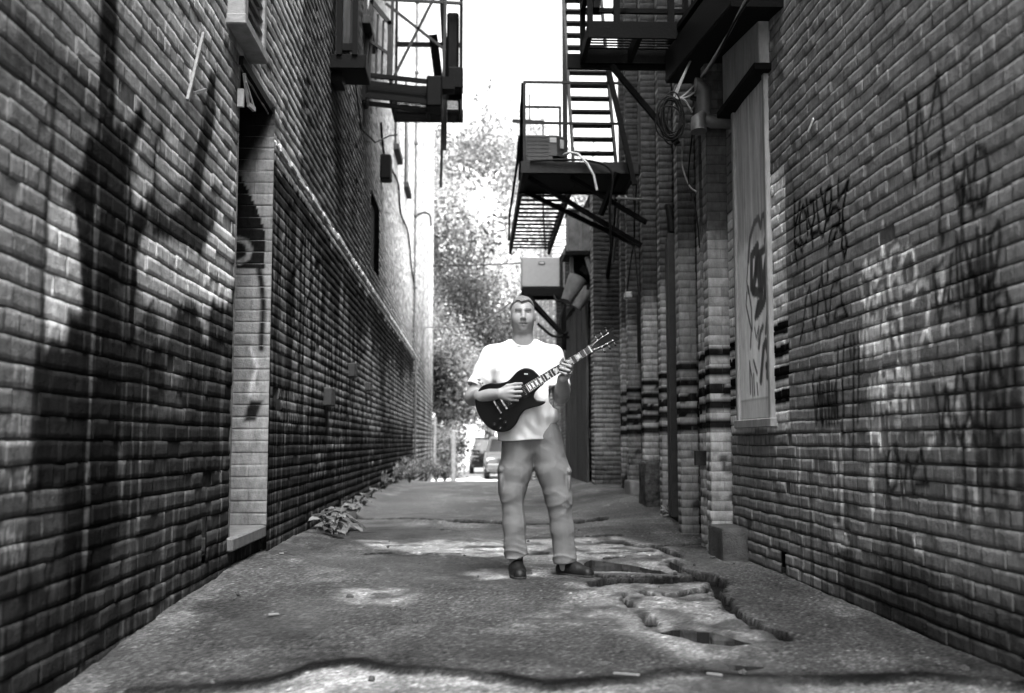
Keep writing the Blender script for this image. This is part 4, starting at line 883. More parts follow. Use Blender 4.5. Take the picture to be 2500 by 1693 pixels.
# ------------------------------------------------------------------ electrical cabinet, its shelf, the wrapped pipes
eb = thing('cable_cabinet', 'tall grey steel cable cabinet on a shelf beside the drop stair', 'cabinet', (1.95, 18.5, 4.5))
c0 = at(1389, 614, Y=18.2); c1 = at(1442, 515, Y=18.2)
m = MB(); m.box(((c0[0]+c1[0])/2, 18.5, (c0[2]+c1[2])/2), (c1[0]-c0[0], .6, c1[2]-c0[2]), bev=.012); m.build('casing', mat('rusty_grey_steel', .05, .6, amp=.7, scale=6), eb)
m = MB(); m.box((c0[0]+.2, 18.185, (c0[2]+c1[2])/2), (.045, .03, c1[2]-c0[2]-.02)); m.build('door_edge', M_GALV, eb)
m = MB(); m.box((c0[0]+.2, 18.5, c1[2]+.02), (c1[0]-c0[0]+.06, .7, .03)); m.build('lid', M_GALV, eb)
sh = thing('wall_shelf', 'black timber shelf and brace under the grey cable cabinet', 'bracket', (1.95, 18.5, 4.1))
m = MB(); m.box((c0[0]+.24, 18.5, c0[2]-.04), (.62, .75, .07)); m.build('shelf', M_IRON, sh)
m = MB(); m.beam((c0[0]+.3, 18.2, c0[2]-.1), (XS+.05, 18.2, c0[2]-.55), .07, .07, up=(0, 1, 0)); m.beam((c0[0]+.06, 18.35, c0[2]-.8), (c0[0]+.06, 18.35, c0[2]-.06), .1, .06); m.beam((c0[0]+.06, 18.35, c0[2]-.8), (XS, 18.35, c0[2]-.8), .06, .06); m.build('brace', M_GALV, sh)
w0 = at(1392, 745, Y=17.6); w1 = at(1435, 688, Y=17.6)
m = MB(); m.tube([w0+np.array([-.07, 0, .06]), w1+np.array([-.16, .1, .06])], [.09, .17], 14); m.tube([w0+np.array([.1, .0, -.05]), w1+np.array([.02, 0, -.12])], [.09, .1], 14)
tag(m.build('wrapped_pipes', mat('grey_sacking', .07, .9, amp=.4, scale=9, bump=.5)), 'two stubby pipes wrapped in grey sheeting above the plank door', 'pipes')
m = MB(); m.box(at(1418, 664, Y=18.6), (.34, .3, .42)); m.box(at(1436, 655, Y=18.4), (.2, .3, .3), Matrix.Rotation(R(35), 3, 'Y')); tag(m.build('meter_boxes', M_IRON), 'dark meter boxes crowded under the cable cabinet shelf', 'meter box')
# vent pipe elbow on the near end of the piers
Yv = 8.0
vp = thing('vent_pipe', 'grey vent pipe with elbows and an open mouth, by the coiled cable', 'pipe', (1.9, Yv, 3.2))
p = [at(x, y, Y=Yv) for x, y in [(1768, 297), (1738, 297), (1722, 290), (1718, 275), (1718, 235), (1716, 217), (1706, 207), (1698, 207)]]
p[0] = np.array([XR+.02, Yv+.02, p[0][2]])
m = MB(); m.tube(p, .055, 14); m.build('pipe', M_GALV, vp)
q = at(1706, 322, Y=Yv-.1); m = MB(); m.tube([q, q+np.array([.0, .02, .10]), q+np.array([.05, .06, .16])], [.062, .055, .03], 14); m.build('pipe_mouth', M_GALV, vp)
m = MB(); m.tube([at(1712, 245, Y=Yv), at(1690, 240, Y=8.2)], .02, 8); m.build('clamp', M_IRON, vp)
# coil of cable hung on a pier
ccx, ccz = at(1640, 287, Y=8.15)[[0, 2]]; rs = random.Random(9); m = MB()
for k in range(9):
    cx = ccx+rs.uniform(-.03, .03); cz = ccz-.02*k*.5+rs.uniform(-.02, .02); rx = .085+rs.uniform(-.02, .03); rz = .16+rs.uniform(-.03, .03); y = 8.12-rs.uniform(0, .04)
    m.tube([(cx+rx*math.cos(t), y, cz+.02+rz*math.sin(t)) for t in [2*math.pi*i/26 for i in range(27)]], .0065, 6, False)
tag(m.build('cable_coil', M_CABLE), 'coil of thin black cable hanging on a pier beside the vent pipe', 'cable coil')
for k, pts in enumerate([[(1712, 190), (1668, 235), (1652, 232), (1690, 140)], [(1710, 215), (1680, 236), (1656, 240), (1648, 228), (1700, 120)], [(1690, 275), (1672, 245), (1655, 240)]]):
    cable('cable', [at(x, y, Y=8.1) for x, y in pts], .007, ['pale cable looped over the top of the cable coil', 'pale cable sagging beside the vent pipe and over the coil', 'short pale tail of cable below the coil\'s hook'][k], 'cable', M_CABLEL)
cable('cable', [at(1826, -10, X=XR-.36), at(1780, 80, X=XR-.36), at(1738, 150, X=XR-.36), at(1712, 188, Y=8.1)], .009, 'pale cable running down the dark canopy to the vent pipe', 'cable', M_CABLEL)
cable('cable', [at(1834, -10, X=XR-.37), at(1790, 60, X=XR-.37), at(1745, 148, X=XR-.37), at(1716, 190, Y=8.12)], .008, 'dark cable running beside the pale one along the canopy')
def cp(*P): return [at(x, y, plane=(P0+ND*.03, ND)) for x, y in P]
cable('cable', cp((1505, 470), (1500, 560), (1488, 640), (1481, 700)), .034, 'thick black conduit slanting down the farthest piers')
cable('cable', cp((1512, 480), (1505, 560), (1497, 640)), .02, 'grey conduit beside the thick black one on the far piers', 'cable', M_GALV)
cable('cable', cp((1545, 430), (1550, 560), (1540, 640), (1530, 720)), .010, 'thin black wire dropping past the middle piers')
cable('cable', cp((1555, 440), (1548, 560), (1556, 680), (1562, 740)), .010, 'thin black wire crossing another between the middle piers')
cable('cable', cp((1532, 440), (1524, 470), (1535, 490)), .008, 'pale wire loop at the landing end', 'cable', M_CABLEL)
cable('cable', cp((1690, 330), (1681, 440), (1700, 520), (1708, 605)), .007, 'thin dark wire hanging down the pier under the vent pipe')
cable('cable', cp((1668, 340), (1665, 400), (1682, 452), (1700, 468)), .007, 'pale wire hanging in a loop below the cable coil', 'cable', M_CABLEL)
cable('cable', cp((1506, 484), (1560, 487), (1597, 490)), .016, 'thin iron rod set level across the middle piers', 'rod', M_IRONG)
# left wall boxes, wires, lamp
j = at(930, 412, X=XL); m = MB(); m.box((XL+.09, j[1], j[2]), (.18, .34, .42), bev=.02); tag(m.build('junction_box', M_IRON), 'dark junction box high on the left wall past the fire escape', 'junction box')
cable('cable', [at(x, y, X=XL+.03) for x, y in [(930, 300), (938, 380), (955, 412), (972, 450), (978, 520), (994, 560), (1000, 600), (1004, 650), (1012, 700)]], .022, 'dark wire wandering down the left wall from the junction box')
cable('gooseneck_lamp', [at(1010, 538, Y=29), at(1022, 524, Y=29), at(1038, 520, Y=29), at(1050, 528, Y=29), at(1052, 552, Y=29)], .03, 'thin bent lamp arm sticking out of the pale building', 'lamp', M_IRONG)
cable('utility_wire', [at(1057, 650, Y=29), at(1160, 648, Y=25), at(1275, 643, Y=21.4)], .014, 'thin level wire strung across the alley to the pale box', 'wire')
cable('utility_wire', [at(1040, 800, Y=30), at(1150, 794, Y=27), at(1205, 770, Y=24), at(1248, 737, Y=22)], .017, 'pale wire sagging across in front of the trees', 'wire', M_CABLEL)
m = MB(); q = at(611, 262, X=XL+.04); m.beam(at(596, 180, X=XL+.03), at(606, 250, X=XL+.04), .015, .03).beam(at(606, 255, X=XL+.04), at(621, 268, X=XL+.06), .02, .03).beam(at(601, 200, X=XL+.05), at(621, 266, X=XL+.06), .01, .012).box(at(588, 240, X=XL+.03), (.04, .03, .12))
tag(m.build('sign_bracket', mat('white_bracket', .25, .5)), 'small white broken bracket over the doorway on the left wall', 'bracket')
m = MB(); a = at(497, 82, X=XL+.02); c = at(458, 245, X=XL+.02); m.beam(a, c, .015, .02); m.beam(at(474, 228, X=XL+.02), at(503, 220, X=XL+.02), .012, .016); tag(m.build('wall_lath', mat('pale_lath', .14, .8)), 'pale splintered lath fixed on the left wall above the graffiti', 'lath')
m = MB(); m.beam(at(1986, 290, X=XR-.01), at(1973, 322, X=XR-.015), .004, .018); tag(m.build('paper_scrap', mat('white_scrap', .7, .7)), 'white scrap of torn paper stuck on the dark right wall', 'paper')
m = MB(); m.box(at(1533, 722, plane=(P0+ND*.05, ND)), (.09, .16, .08), bev=.01); tag(m.build('junction_box', mat('white_plastic', .35, .5)), 'little white junction box on a middle pier of the right building', 'junction box')
# ------------------------------------------------------------------ concrete blocks at the foot of the right side
def rough_block(name, x0, x1, y0, y1, z0, z1, seed, amp, m_):
    n = 14; V = []; Q = []; T = []
    c = np.array([(x0+x1)/2, (y0+y1)/2, (z0+z1)/2]); h = np.array([(x1-x0)/2, (y1-y0)/2, (z1-z0)/2])
    for ax in range(3):
        for sg in (-1, 1):
            g_ = np.linspace(-1, 1, n); a, b2 = np.meshgrid(g_, g_, indexing='ij'); P = np.zeros((n, n, 3)); P[..., ax] = sg; P[..., (ax+1) % 3] = a; P[..., (ax+2) % 3] = b2
            P = P.reshape(-1, 3); r = np.linalg.norm(np.sign(P)*np.maximum(np.abs(P)-.86, 0), axis=1, keepdims=True)
            P = np.sign(P)*np.minimum(np.abs(P), .86)+np.sign(P)*np.maximum(np.abs(P)-.86, 0)*np.where(r > .14, .14/np.maximum(r, 1e-6), 1)
            w_ = c+P*h; k = seed*7.7
            nz = fbm(w_[:, 0]*6+w_[:, 2]*5+k, w_[:, 1]*6-w_[:, 2]*4+k, 4)-.5
            w_ = w_+(P/np.linalg.norm(P, axis=1, keepdims=True))*(nz*amp)[:, None]
            o = len(V)*n*n; i, j2 = np.meshgrid(np.arange(n-1), np.arange(n-1), indexing='ij'); a0 = (i*n+j2).ravel()+o
            q = np.stack([a0, a0+n, a0+n+1, a0+1], 1); Q.append(q if sg > 0 else q[:, ::-1]); V.append(w_)
    return np_mesh(name, np.concatenate(V), np.concatenate(Q), m_, None, smooth=False)
k0 = at(1562, 1262, Z=.02); k1 = at(1645, 1250, Z=.02)
tag(rough_block('concrete_block', k0[0]+.07, k0[0]+.42, k0[1]+.02, k0[1]+.55, -.1, .62, 2, .06, mat('pitted_concrete', .045, .95, amp=.9, scale=10, bump=.9, bscale=26, spec=.15)), 'waist-low pitted dark concrete block standing before the piers', 'block')
tag(rough_block('stone_step', 1.80, 2.0, 7.72, 8.2, -.1, .23, 3, .02, mat('step_stone', .05, .9, amp=.4, scale=9, bump=.5, spec=.2)), 'stone step at the foot of the nearest pier', 'step')
tag(rough_block('stone_step', 2.0, 2.28, 13.6, 14.2, 0, .36, 5, .03, mat('kerb_stone', .17, .9, amp=.4, scale=9, bump=.5)), 'pale squared stone behind the pitted concrete block', 'stone')
# ------------------------------------------------------------------ the guitarist: implicit surfaces blended and meshed as one skin
MX, MY = .322, 6.87
class Field:
    def __init__(s, lo, hi, h):
        s.lo = np.array(lo, np.float32); s.h = h; s.n = np.ceil((np.array(hi)-np.array(lo))/h).astype(int)+1
        s.f = np.full(s.n, .25, np.float32)
    def sub(s, lo, hi):
        a = np.clip(np.floor((np.array(lo)-s.lo)/s.h).astype(int), 0, s.n-1); b = np.clip(np.ceil((np.array(hi)-s.lo)/s.h).astype(int)+1, 1, s.n)
        sl = tuple(slice(a[i], b[i]) for i in range(3))
        g_ = [s.lo[i]+s.h*np.arange(a[i], b[i], dtype=np.float32) for i in range(3)]
        return sl, g_[0][:, None, None], g_[1][None, :, None], g_[2][None, None, :]
    def comb(s, sl, d, k, cut=False):
        a = s.f[sl]
        if cut: a = -a
        if k > 0: h = np.clip(.5+.5*(a-d)/k, 0, 1); r = a*(1-h)+d*h-k*h*(1-h)
        else: r = np.minimum(a, d)
        s.f[sl] = -r if cut else r
    def cap(s, p0, p1, r0, r1, k=.02, sy=1.0, cut=False):
        p0 = np.array(p0, np.float32); p1 = np.array(p1, np.float32); R_ = max(r0, r1)*max(1, sy)+.06+k
        sl, X, Y, Z = s.sub(np.minimum(p0, p1)-R_, np.maximum(p0, p1)+R_)
        d = p1-p0; L_ = float(d@d)+1e-12
        t = np.clip(((X-p0[0])*d[0]+(Y-p0[1])*d[1]+(Z-p0[2])*d[2])/L_, 0, 1)
        q = np.sqrt((X-p0[0]-t*d[0])**2+((Y-p0[1]-t*d[1])/sy)**2+(Z-p0[2]-t*d[2])**2)-(r0+(r1-r0)*t)
        s.comb(sl, q.astype(np.float32), k, cut); return s
    def ell(s, c, r, k=.02, cut=False, rz=0.0, rx=0.0):
        c = np.array(c, np.float32); r = np.array(r, np.float32); R_ = r.max()+.06+k
        sl, X, Y, Z = s.sub(c-R_, c+R_); x, y, z = X-c[0], Y-c[1], Z-c[2]
        if rz: ca, sa = math.cos(rz), math.sin(rz); x, y = x*ca+y*sa, -x*sa+y*ca
        if rx: ca, sa = math.cos(rx), math.sin(rx); y, z = y*ca+z*sa, -y*sa+z*ca
        q0 = np.sqrt((x/r[0])**2+(y/r[1])**2+(z/r[2])**2); q1 = np.sqrt((x/r[0]**2)**2+(y/r[1]**2)**2+(z/r[2]**2)**2)+1e-6
        s.comb(sl, (q0*(q0-1)/q1).astype(np.float32), k, cut); return s
    def chain(s, P, Rr, k=.01, **kw):
        for i in range(len(P)-1): s.cap(P[i], P[i+1], Rr[i], Rr[i+1], k, **kw)
        return s
    def grid(s): return [s.lo[i]+s.h*np.arange(s.n[i], dtype=np.float32) for i in range(3)]
    def mesh(s):
        f = s.f; ins = f < 0; nx, ny, nz = f.shape
        cs = np.zeros((nx-1, ny-1, nz-1), np.int8)
        for a in (0, 1):
            for b in (0, 1):
                for c in (0, 1): cs += ins[a:nx-1+a, b:ny-1+b, c:nz-1+c]
        act = np.argwhere((cs > 0) & (cs < 8)); idx = np.full(cs.shape, -1, np.int32); idx[tuple(act.T)] = np.arange(len(act))
        acc = np.zeros((len(act), 3)); cnt = np.zeros(len(act))
        cor = [(a, b, c) for a in (0, 1) for b in (0, 1) for c in (0, 1)]
        for p in cor:
            for ax in range(3):
                if p[ax]: continue
                q = list(p); q[ax] = 1
                fa = f[tuple((act+p).T)]; fb = f[tuple((act+q).T)]; m = (fa < 0) != (fb < 0)
                t = np.where(m, fa/np.where(m, fa-fb, 1), 0); pos = act+np.array(p, float); pos[:, ax] += t
                acc[m] += pos[m]; cnt[m] += 1
        V = s.lo+s.h*(acc/cnt[:, None])
        Q = []
        for ax in range(3):
            u, v = (ax+1) % 3, (ax+2) % 3
            A_ = [slice(None)]*3; B_ = [slice(None)]*3; A_[ax] = slice(0, -1); B_[ax] = slice(1, None)
            ch = ins[tuple(A_)] != ins[tuple(B_)]; e = np.argwhere(ch)
            e = e[(e[:, u] > 0) & (e[:, v] > 0) & (e[:, u] < f.shape[u]-1) & (e[:, v] < f.shape[v]-1)]
            du = np.zeros(3, int); du[u] = 1; dv_ = np.zeros(3, int); dv_[v] = 1
            q = np.stack([idx[tuple((e-du-dv_).T)], idx[tuple((e-dv_).T)], idx[tuple(e.T)], idx[tuple((e-du).T)]], 1)
            s0 = ins[tuple(e.T)]; q[~s0] = q[~s0][:, ::-1]; Q.append(q)
        Q = np.concatenate(Q); Q = Q[(Q >= 0).all(1)]
        lab = np.arange(len(V)); E = np.concatenate([Q[:, [0, 1]], Q[:, [1, 2]], Q[:, [2, 3]]])       # keep the largest piece only
        for _ in range(60):
            mn = np.minimum(lab[E[:, 0]], lab[E[:, 1]]); old = lab.copy()
            np.minimum.at(lab, E[:, 0], mn); np.minimum.at(lab, E[:, 1], mn); np.minimum.at(lab, old, lab)
            for _k in range(4): lab = lab[lab]
            if (lab == old).all(): break
        big = np.bincount(lab).argmax(); keep = lab == big; new = np.cumsum(keep)-1
        return V[keep], new[Q[keep[Q].all(1)]]
def relax(V, Q, it=2, lam=.5):
    n = len(V); E = np.concatenate([Q[:, [0, 1]], Q[:, [1, 2]], Q[:, [2, 3]], Q[:, [3, 0]]])
    for _ in range(it):
        a = np.zeros_like(V); c = np.zeros(n)
        np.add.at(a, E[:, 0], V[E[:, 1]]); np.add.at(c, E[:, 0], 1); np.add.at(a, E[:, 1], V[E[:, 0]]); np.add.at(c, E[:, 1], 1)
        V = V+lam*(a/np.maximum(c, 1)[:, None]-V)
    return V
W = lambda V: V+np.array([MX, MY, 0])
man = thing('person', 'short-haired man in a white t-shirt and cargo trousers playing a dark guitar', 'person', (MX, MY, 0))
# ---- skin
B_ = Field((-.42, -.36, -.01), (.42, .20, 1.83), .0036)
# legs and trunk (under the clothes), in one piece with the rest
B_.ell((.03, .0, .98), (.15, .10, .17), .05).ell((.015, .0, 1.22), (.165, .105, .22), .05).cap((-.15, .035, 1.39), (.15, .035, 1.39), .045, .045, .04).cap((-.06, .02, 1.44), (.06, .02, 1.44), .05, .05, .05)
B_.chain([(-.045, .01, .9), (-.068, -.01, .55), (-.05, .02, .10), (-.045, .03, .06)], [.085, .055, .035, .035], .03)
B_.chain([(.14, .01, .9), (.215, -.02, .55), (.268, .02, .10), (.27, .02, .06)], [.085, .055, .035, .035], .03)
B_.chain([(-.045, .05, .04), (-.035, -.13, .03)], [.033, .03], .02).chain([(.268, .03, .04), (.37, -.08, .03)], [.033, .03], .02)
# neck and head
B_.chain([(.0, .03, 1.42), (0, .018, 1.50), (0, .018, 1.62)], [.075, .064, .062], .03)
hx = -.003
B_.ell((hx, .022, 1.703), (.0765, .094, .090), .02).ell((hx, -.012, 1.655), (.0715, .082, .098), .03)
B_.ell((hx, -.018, 1.612), (.0625, .068, .060), .025).ell((hx, -.070, 1.576), (.022, .0175, .017), .018)
for s_ in (-1, 1):
    B_.ell((hx+s_*.040, -.056, 1.640), (.028, .030, .034), .025)                 # cheeks
    B_.ell((hx+s_*.0325, -.098, 1.683), (.0190, .0125, .0130), .012, cut=True)    # sockets
    B_.ell((hx+s_*.0320, -.0735, 1.681), (.0150, .0132, .0120), .004)            # lids
    B_.ell((hx+s_*.0320, -.0880, 1.6795), (.0125, .0075, .0036), .0015, cut=True)
    B_.cap((hx+s_*.013, -.0885, 1.700), (hx+s_*.047, -.080, 1.702), .0095, .008, .008)   # brow ridge
    B_.ell((hx+s_*.0830, .010, 1.668), (.011, .022, .034), .006, rz=s_*.35).ell((hx+s_*.089, .001, 1.668), (.006, .011, .019), .004, cut=True)   # ears
    B_.ell((hx+s_*.0125, -.104, 1.6405), (.0085, .0095, .008), .006)
B_.ell((hx, -.064, 1.616), (.034, .026, .030), .02)
B_.cap((hx, -.0865, 1.692), (hx, -.1075, 1.648), .0085, .0125, .010).ell((hx, -.1105, 1.645), (.0115, .0105, .0095), .006)
B_.chain([(hx-.026, -.081, 1.609), (hx-.008, -.0915, 1.6145), (hx, -.0905, 1.612), (hx+.008, -.0915, 1.6145), (hx+.026, -.081, 1.609)], [.0035, .0060, .0055, .0060, .0035], .005)
B_.chain([(hx-.024, -.081, 1.605), (hx, -.0895, 1.599), (hx+.024, -.081, 1.605)], [.004, .0075, .004], .005)
B_.chain([(hx-.030, -.088, 1.6075), (hx, -.0985, 1.6065), (hx+.030, -.088, 1.6075)], [.0030, .0036, .0030], .002, cut=True)
# arms
S1, E1, W1 = (-.205, .02, 1.405), (-.325, -.045, 1.135), (-.160, -.258, 1.150)
S2, E2, W2 = (.20, .02, 1.405), (.243, -.03, 1.148), (.232, -.267, 1.243)
B_.chain([(-.13, .035, 1.39), S1, E1], [.042, .048, .049], .02).chain([E1, (-.272, -.160, 1.140), W1], [.050, .047, .031], .02)
B_.chain([(.13, .035, 1.39), S2, E2], [.042, .048, .050], .02).chain([E2, (.245, -.12, 1.180), W2], [.051, .047, .032], .02)
# strumming hand: loose fist, back of the hand to the camera, thumb and first finger pinching the pick
kn = [(-.080, -.268, 1.184), (-.074, -.276, 1.159), (-.078, -.270, 1.134), (-.088, -.260, 1.112)]
for i, p in enumerate(kn):
    w0 = (W1[0]+.006, W1[1]-.004, W1[2]+.014-.010*i)
    B_.cap(w0, p, .0175, .0125, .012)
pip = [(-.034, -.272, 1.189), (-.025, -.276, 1.161), (-.031, -.268, 1.133), (-.046, -.258, 1.109)]
tip = [(-.022, -.247, 1.196), (-.028, -.240, 1.156), (-.036, -.236, 1.129), (-.050, -.232, 1.108)]
for i in range(4):
    r = [.0098, .0102, .0098, .0086][i]
    B_.chain([kn[i], pip[i]], [r+.001, r], .003).chain([pip[i], tip[i]], [r, r*.8], .002)
B_.chain([(-.150, -.252, 1.168), (-.108, -.255, 1.196), (-.060, -.266, 1.208), (-.022, -.258, 1.213)], [.017, .0145, .0115, .0088], .005)
# fretting hand: palm behind and under the neck, four fingers curled over the strings, thumb behind
kn2 = [(.288, -0.2800, 1.322), (.288, -0.2860, 1.299), (.280, -0.2880, 1.278), (.268, -0.2860, 1.260)]
for i, p in enumerate(kn2): B_.cap((W2[0]+.010+.004*i*0, W2[1]-.004, W2[2]+.012-.003*i), p, .0185, .0125, .012)
pip2 = [(.277, -0.3260, 1.339), (.279, -0.3340, 1.314), (.268, -0.3360, 1.289), (.250, -0.3300, 1.268)]
tip2 = [(.245, -0.3195, 1.349), (.226, -0.3230, 1.332), (.212, -0.3230, 1.305), (.214, -0.3195, 1.283)]
for i in range(4):
    r = [.0098, .0100, .0096, .0086][i]
    B_.chain([kn2[i], pip2[i]], [r+.001, r], .003).chain([pip2[i], tip2[i]], [r, r*.82], .002)
B_.chain([(.246, -0.2640, 1.262), (.230, -0.2540, 1.305), (.226, -0.2600, 1.345), (.236, -0.2700, 1.368)], [.019, .0145, .0115, .0095], .006)
V, Q = B_.mesh(); V = relax(V, Q, 1, .4)
x, y, z = V.T; sk = .21+0*x
face = (z > 1.54)
lip = np.exp(-((z-1.606)/.008)**2-((x-hx)/.024)**2)*(y < -.07); sk = mix(sk, .115, lip*.6); sk = mix(sk, .03, np.exp(-((z-1.607)/.0028)**2)*(np.abs(x-hx) < .027)*(y < -.07)*.85)
for s_ in (-1, 1):
    br = np.exp(-((z-1.7045-.012*(1-np.abs(x-hx)/.05)*0)/.0055)**2)*sstep(.008, .014, s_*(x-hx))*sstep(.056, .046, s_*(x-hx))*(y < -.055); sk = mix(sk, .035, br*.85)
    ly = np.exp(-((x-hx-s_*.032)/.014)**2-((z-1.6815)/.0038)**2)*(y < -.06); sk = mix(sk, .04, ly*.8)
beard = sstep(1.645, 1.60, z)*(y < .02)*face*sstep(1.545, 1.57, z); sk = sk*(1-.12*beard)
M_SKIN = tone_mat('skin', .08, .5, .3, .08, 60, 220, 30, spec=.45); 
sn = M_SKIN.node_tree.nodes['Principled BSDF']; sn.inputs['Subsurface Weight'].default_value = .08; sn.inputs['Subsurface Radius'].default_value = (.01, .01, .01)
body = np_mesh('body', W(V), Q, M_SKIN, man, np.clip(sk, .02, .8), True)
# ---- eyes
M_EYE = mat('eye_white', .15, .2, amp=.05); M_IRIS = mat('iris', .02, .1)
for s_ in (-1, 1):
    m = MB(); m.ball((MX+hx+s_*.0315, MY-.0715, 1.6800), .0118, 16, 12); ey = m.build('eye', M_EYE, man)
    m = MB(); m.ball((MX+hx+s_*.0315, MY-.0785, 1.6795), .0056, 12, 8); m.build('iris', M_IRIS, ey)
# ---- hair
Hf = Field((-.11, -.13, 1.56), (.11, .16, 1.83), .003)
Hf.ell((hx, .022, 1.704), (.0780, .0960, .0930), 0).ell((hx, -.004, 1.722), (.068, .0845, .0735), .02)
gx, gy, gz = Hf.grid(); X, Y, Z = gx[:, None, None], gy[None, :, None], gz[None, None, :]
zl = np.interp(Y+0*X, [-.13, -.085, -.05, -.02, .0, .03, .06, .12], [1.764, 1.762, 1.758, 1.734, 1.690, 1.66, 1.615, 1.600])
zl = zl+.016*sstep(.02, .05, np.abs(X-hx))*sstep(-.03, -.07, Y)-.012*sstep(.022, 0, np.abs(X-hx+.006))*(Y < -.04)+.006*(vnoise(X*180+Y*90, Y*150)-.5)
Hf.f = Hf.f+(.0055*(vnoise(X*160+Z*30, Y*110+Z*40)-.5)+.004*(vnoise(X*70, Y*60+Z*50)-.5)).astype(np.float32)
cutd = (zl-Z)*.8
Hf.f = np.maximum(Hf.f, cutd.astype(np.float32))
Hf.ell((hx-.085, .008, 1.665), (.02, .03, .036), .003, cut=True).ell((hx+.085, .008, 1.665), (.02, .03, .036), .003, cut=True)
V2, Q2 = Hf.mesh(); V2 = relax(V2, Q2, 1, .4)
t2 = .07+.14*fbm(V2[:, 0]*170+V2[:, 2]*60, V2[:, 1]*60+V2[:, 2]*30, 3)*sstep(1.70, 1.79, V2[:, 2])+.03*(V2[:, 2] < 1.7)
np_mesh('hair', W(V2), Q2, tone_mat('short_hair', .45, .55, .4, .6, 150, 400, 200, (1, .4, 1)), man, t2, True)
# ---- t-shirt
def folds(X, Y, Z, comps):
    d = 0
    for a, kx, ky, kz, ph, wx_, wz in comps:
        d = d+a*np.sin(kx*X+ky*Y+kz*Z+ph+1.6*np.sin(wx_*X+1.3*wx_*Y+wz*Z+ph*2.3))
    return d
T_ = Field((-.42, -.26, .82), (.40, .24, 1.56), .005)
T_.ell((.012, .005, 1.27), (.188, .135, .23), .05).ell((.022, -.022, 1.06), (.190, .155, .24), .05).cap((.02, -.005, 1.0), (.025, -.005, .84), .185, .192, .03, sy=.74)
T_.ell((.072, -.005, 1.15), (.168, .13, .25), .04)
T_.cap((-.075, .02, 1.462), (-.195, .015, 1.415), .050, .058, .05).cap((.075, .02, 1.462), (.19, .015, 1.415), .050, .058, .05).cap((-.05, .02, 1.45), (.05, .02, 1.45), .06, .06, .04)
def lerp(a, b, t): return tuple(np.array(a)*(1-t)+np.array(b)*t)
T_.cap(lerp(S1, E1, -.02), lerp(S1, E1, .80), .068, .074, .03).cap(lerp(S2, E2, -.02), lerp(S2, E2, .86), .067, .073, .03)
gx, gy, gz = T_.grid(); X, Y, Z = gx[:, None, None], gy[None, :, None], gz[None, None, :]
fd = folds(X, Y, Z, [(.0032, 46, 10, 24, .4, 9, 6), (.0028, -38, 14, 30, 1.9, 7, 8), (.002, 80, 0, -14, 3.0, 12, 5), (.0045, 30, 0, 6, 2.2, 4, 3)])
arm = np.exp(-((X+.22)/.07)**2-((Z-1.25)/.09)**2)+np.exp(-((X-.20)/.06)**2-((Z-1.24)/.09)**2)+.8*np.exp(-((Z-.92)/.12)**2)*(np.abs(X) < .25)
fd = fd*(.45+1.3*arm)*sstep(1.5, 1.40, Z); sag = .006*arm*np.sin(60*Z+40*X+2*np.sin(20*X))
T_.f = T_.f+(fd+sag).astype(np.float32)
hem = .862+.006*np.sin(14*X)+.05*sstep(.15, .25, X)
T_.f = np.maximum(T_.f, (hem-Z+0*Y).astype(np.float32))
for Sx, Ex, tt in ((S1, E1, .755), (S2, E2, .80)):
    n_ = np.array(Ex)-np.array(Sx); n_ = n_/np.linalg.norm(n_); c_ = np.array(lerp(Sx, Ex, tt))
    side = np.sign(Sx[0]); near = (X*side > .155)
    dcut = (X-c_[0])*n_[0]+(Y-c_[1])*n_[1]+(Z-c_[2])*n_[2]
    k_ = near & (np.abs(dcut) < .14) & (np.sqrt((X-c_[0])**2+(Y-c_[1])**2+(Z-c_[2])**2) < .16)
    T_.f = np.where(k_, np.maximum(T_.f, dcut), T_.f).astype(np.float32)
    T_.cap(lerp(Sx, Ex, tt-.16), lerp(Sx, Ex, tt+.1), .060, .064, 0, cut=True)
T_.cap((0, .005, 1.50), (0, -.01, 1.66), .069, .10, .006, cut=True).ell((0, -.06, 1.497), (.062, .06, .04), .01, cut=True)
T_.cap((.02, 0, .95), (.02, 0, .80), .165, .175, 0, sy=.70, cut=True)
V3, Q3 = T_.mesh(); V3 = relax(V3, Q3, 2, .4)
M_SHIRT = mat('white_cotton', .6, .85, amp=.03, scale=30, bump=.12, bscale=300, spec=.2)
shirt = np_mesh('t_shirt', W(V3), Q3, M_SHIRT, man, None, True)
m = MB(); m.tube([(MX+.070*math.cos(t), MY+.004-.078*math.sin(t)*(1 if math.sin(t) > 0 else .75), 1.487-.026*max(0, math.sin(t))+.012*max(0, -math.sin(t))+.02*abs(math.cos(t))**3) for t in [2*math.pi*i/40 for i in range(41)]], .0062, 8, False); m.build('collar', M_SHIRT, shirt)
# ---- trousers
P_ = Field((-.24, -.24, .045), (.44, .24, 1.03), .0048)
P_.ell((.045, .0, .93), (.178, .135, .14), .04)
P_.chain([(-.025, .005, .86), (-.052, -.005, .66), (-.072, -.015, .53), (-.058, .0, .33), (-.048, .01, .13)], [.114, .096, .074, .069, .072], .035)
P_.chain([(.140, .005, .86), (.190, -.01, .66), (.225, -.02, .50), (.250, .0, .30), (.268, .01, .10)], [.116, .098, .078, .070, .075], .035)
gx, gy, gz = P_.grid(); X, Y, Z = gx[:, None, None], gy[None, :, None], gz[None, None, :]
lx = np.where(X < .07, -.06, .22)
kne = np.exp(-((Z-.50)/.10)**2); cuf = np.exp(-((Z-.12)/.09)**2); cro = np.exp(-((Z-.76)/.10)**2-((X-.07)/.12)**2)
def ridge(n): return 1-np.abs(2*n-1)
yy = Y*1.0
rg1 = ridge(vnoise((Z*13+X*7+yy*9)+3.1, (X*3.2-Z*2.2+yy*4)+8))**2
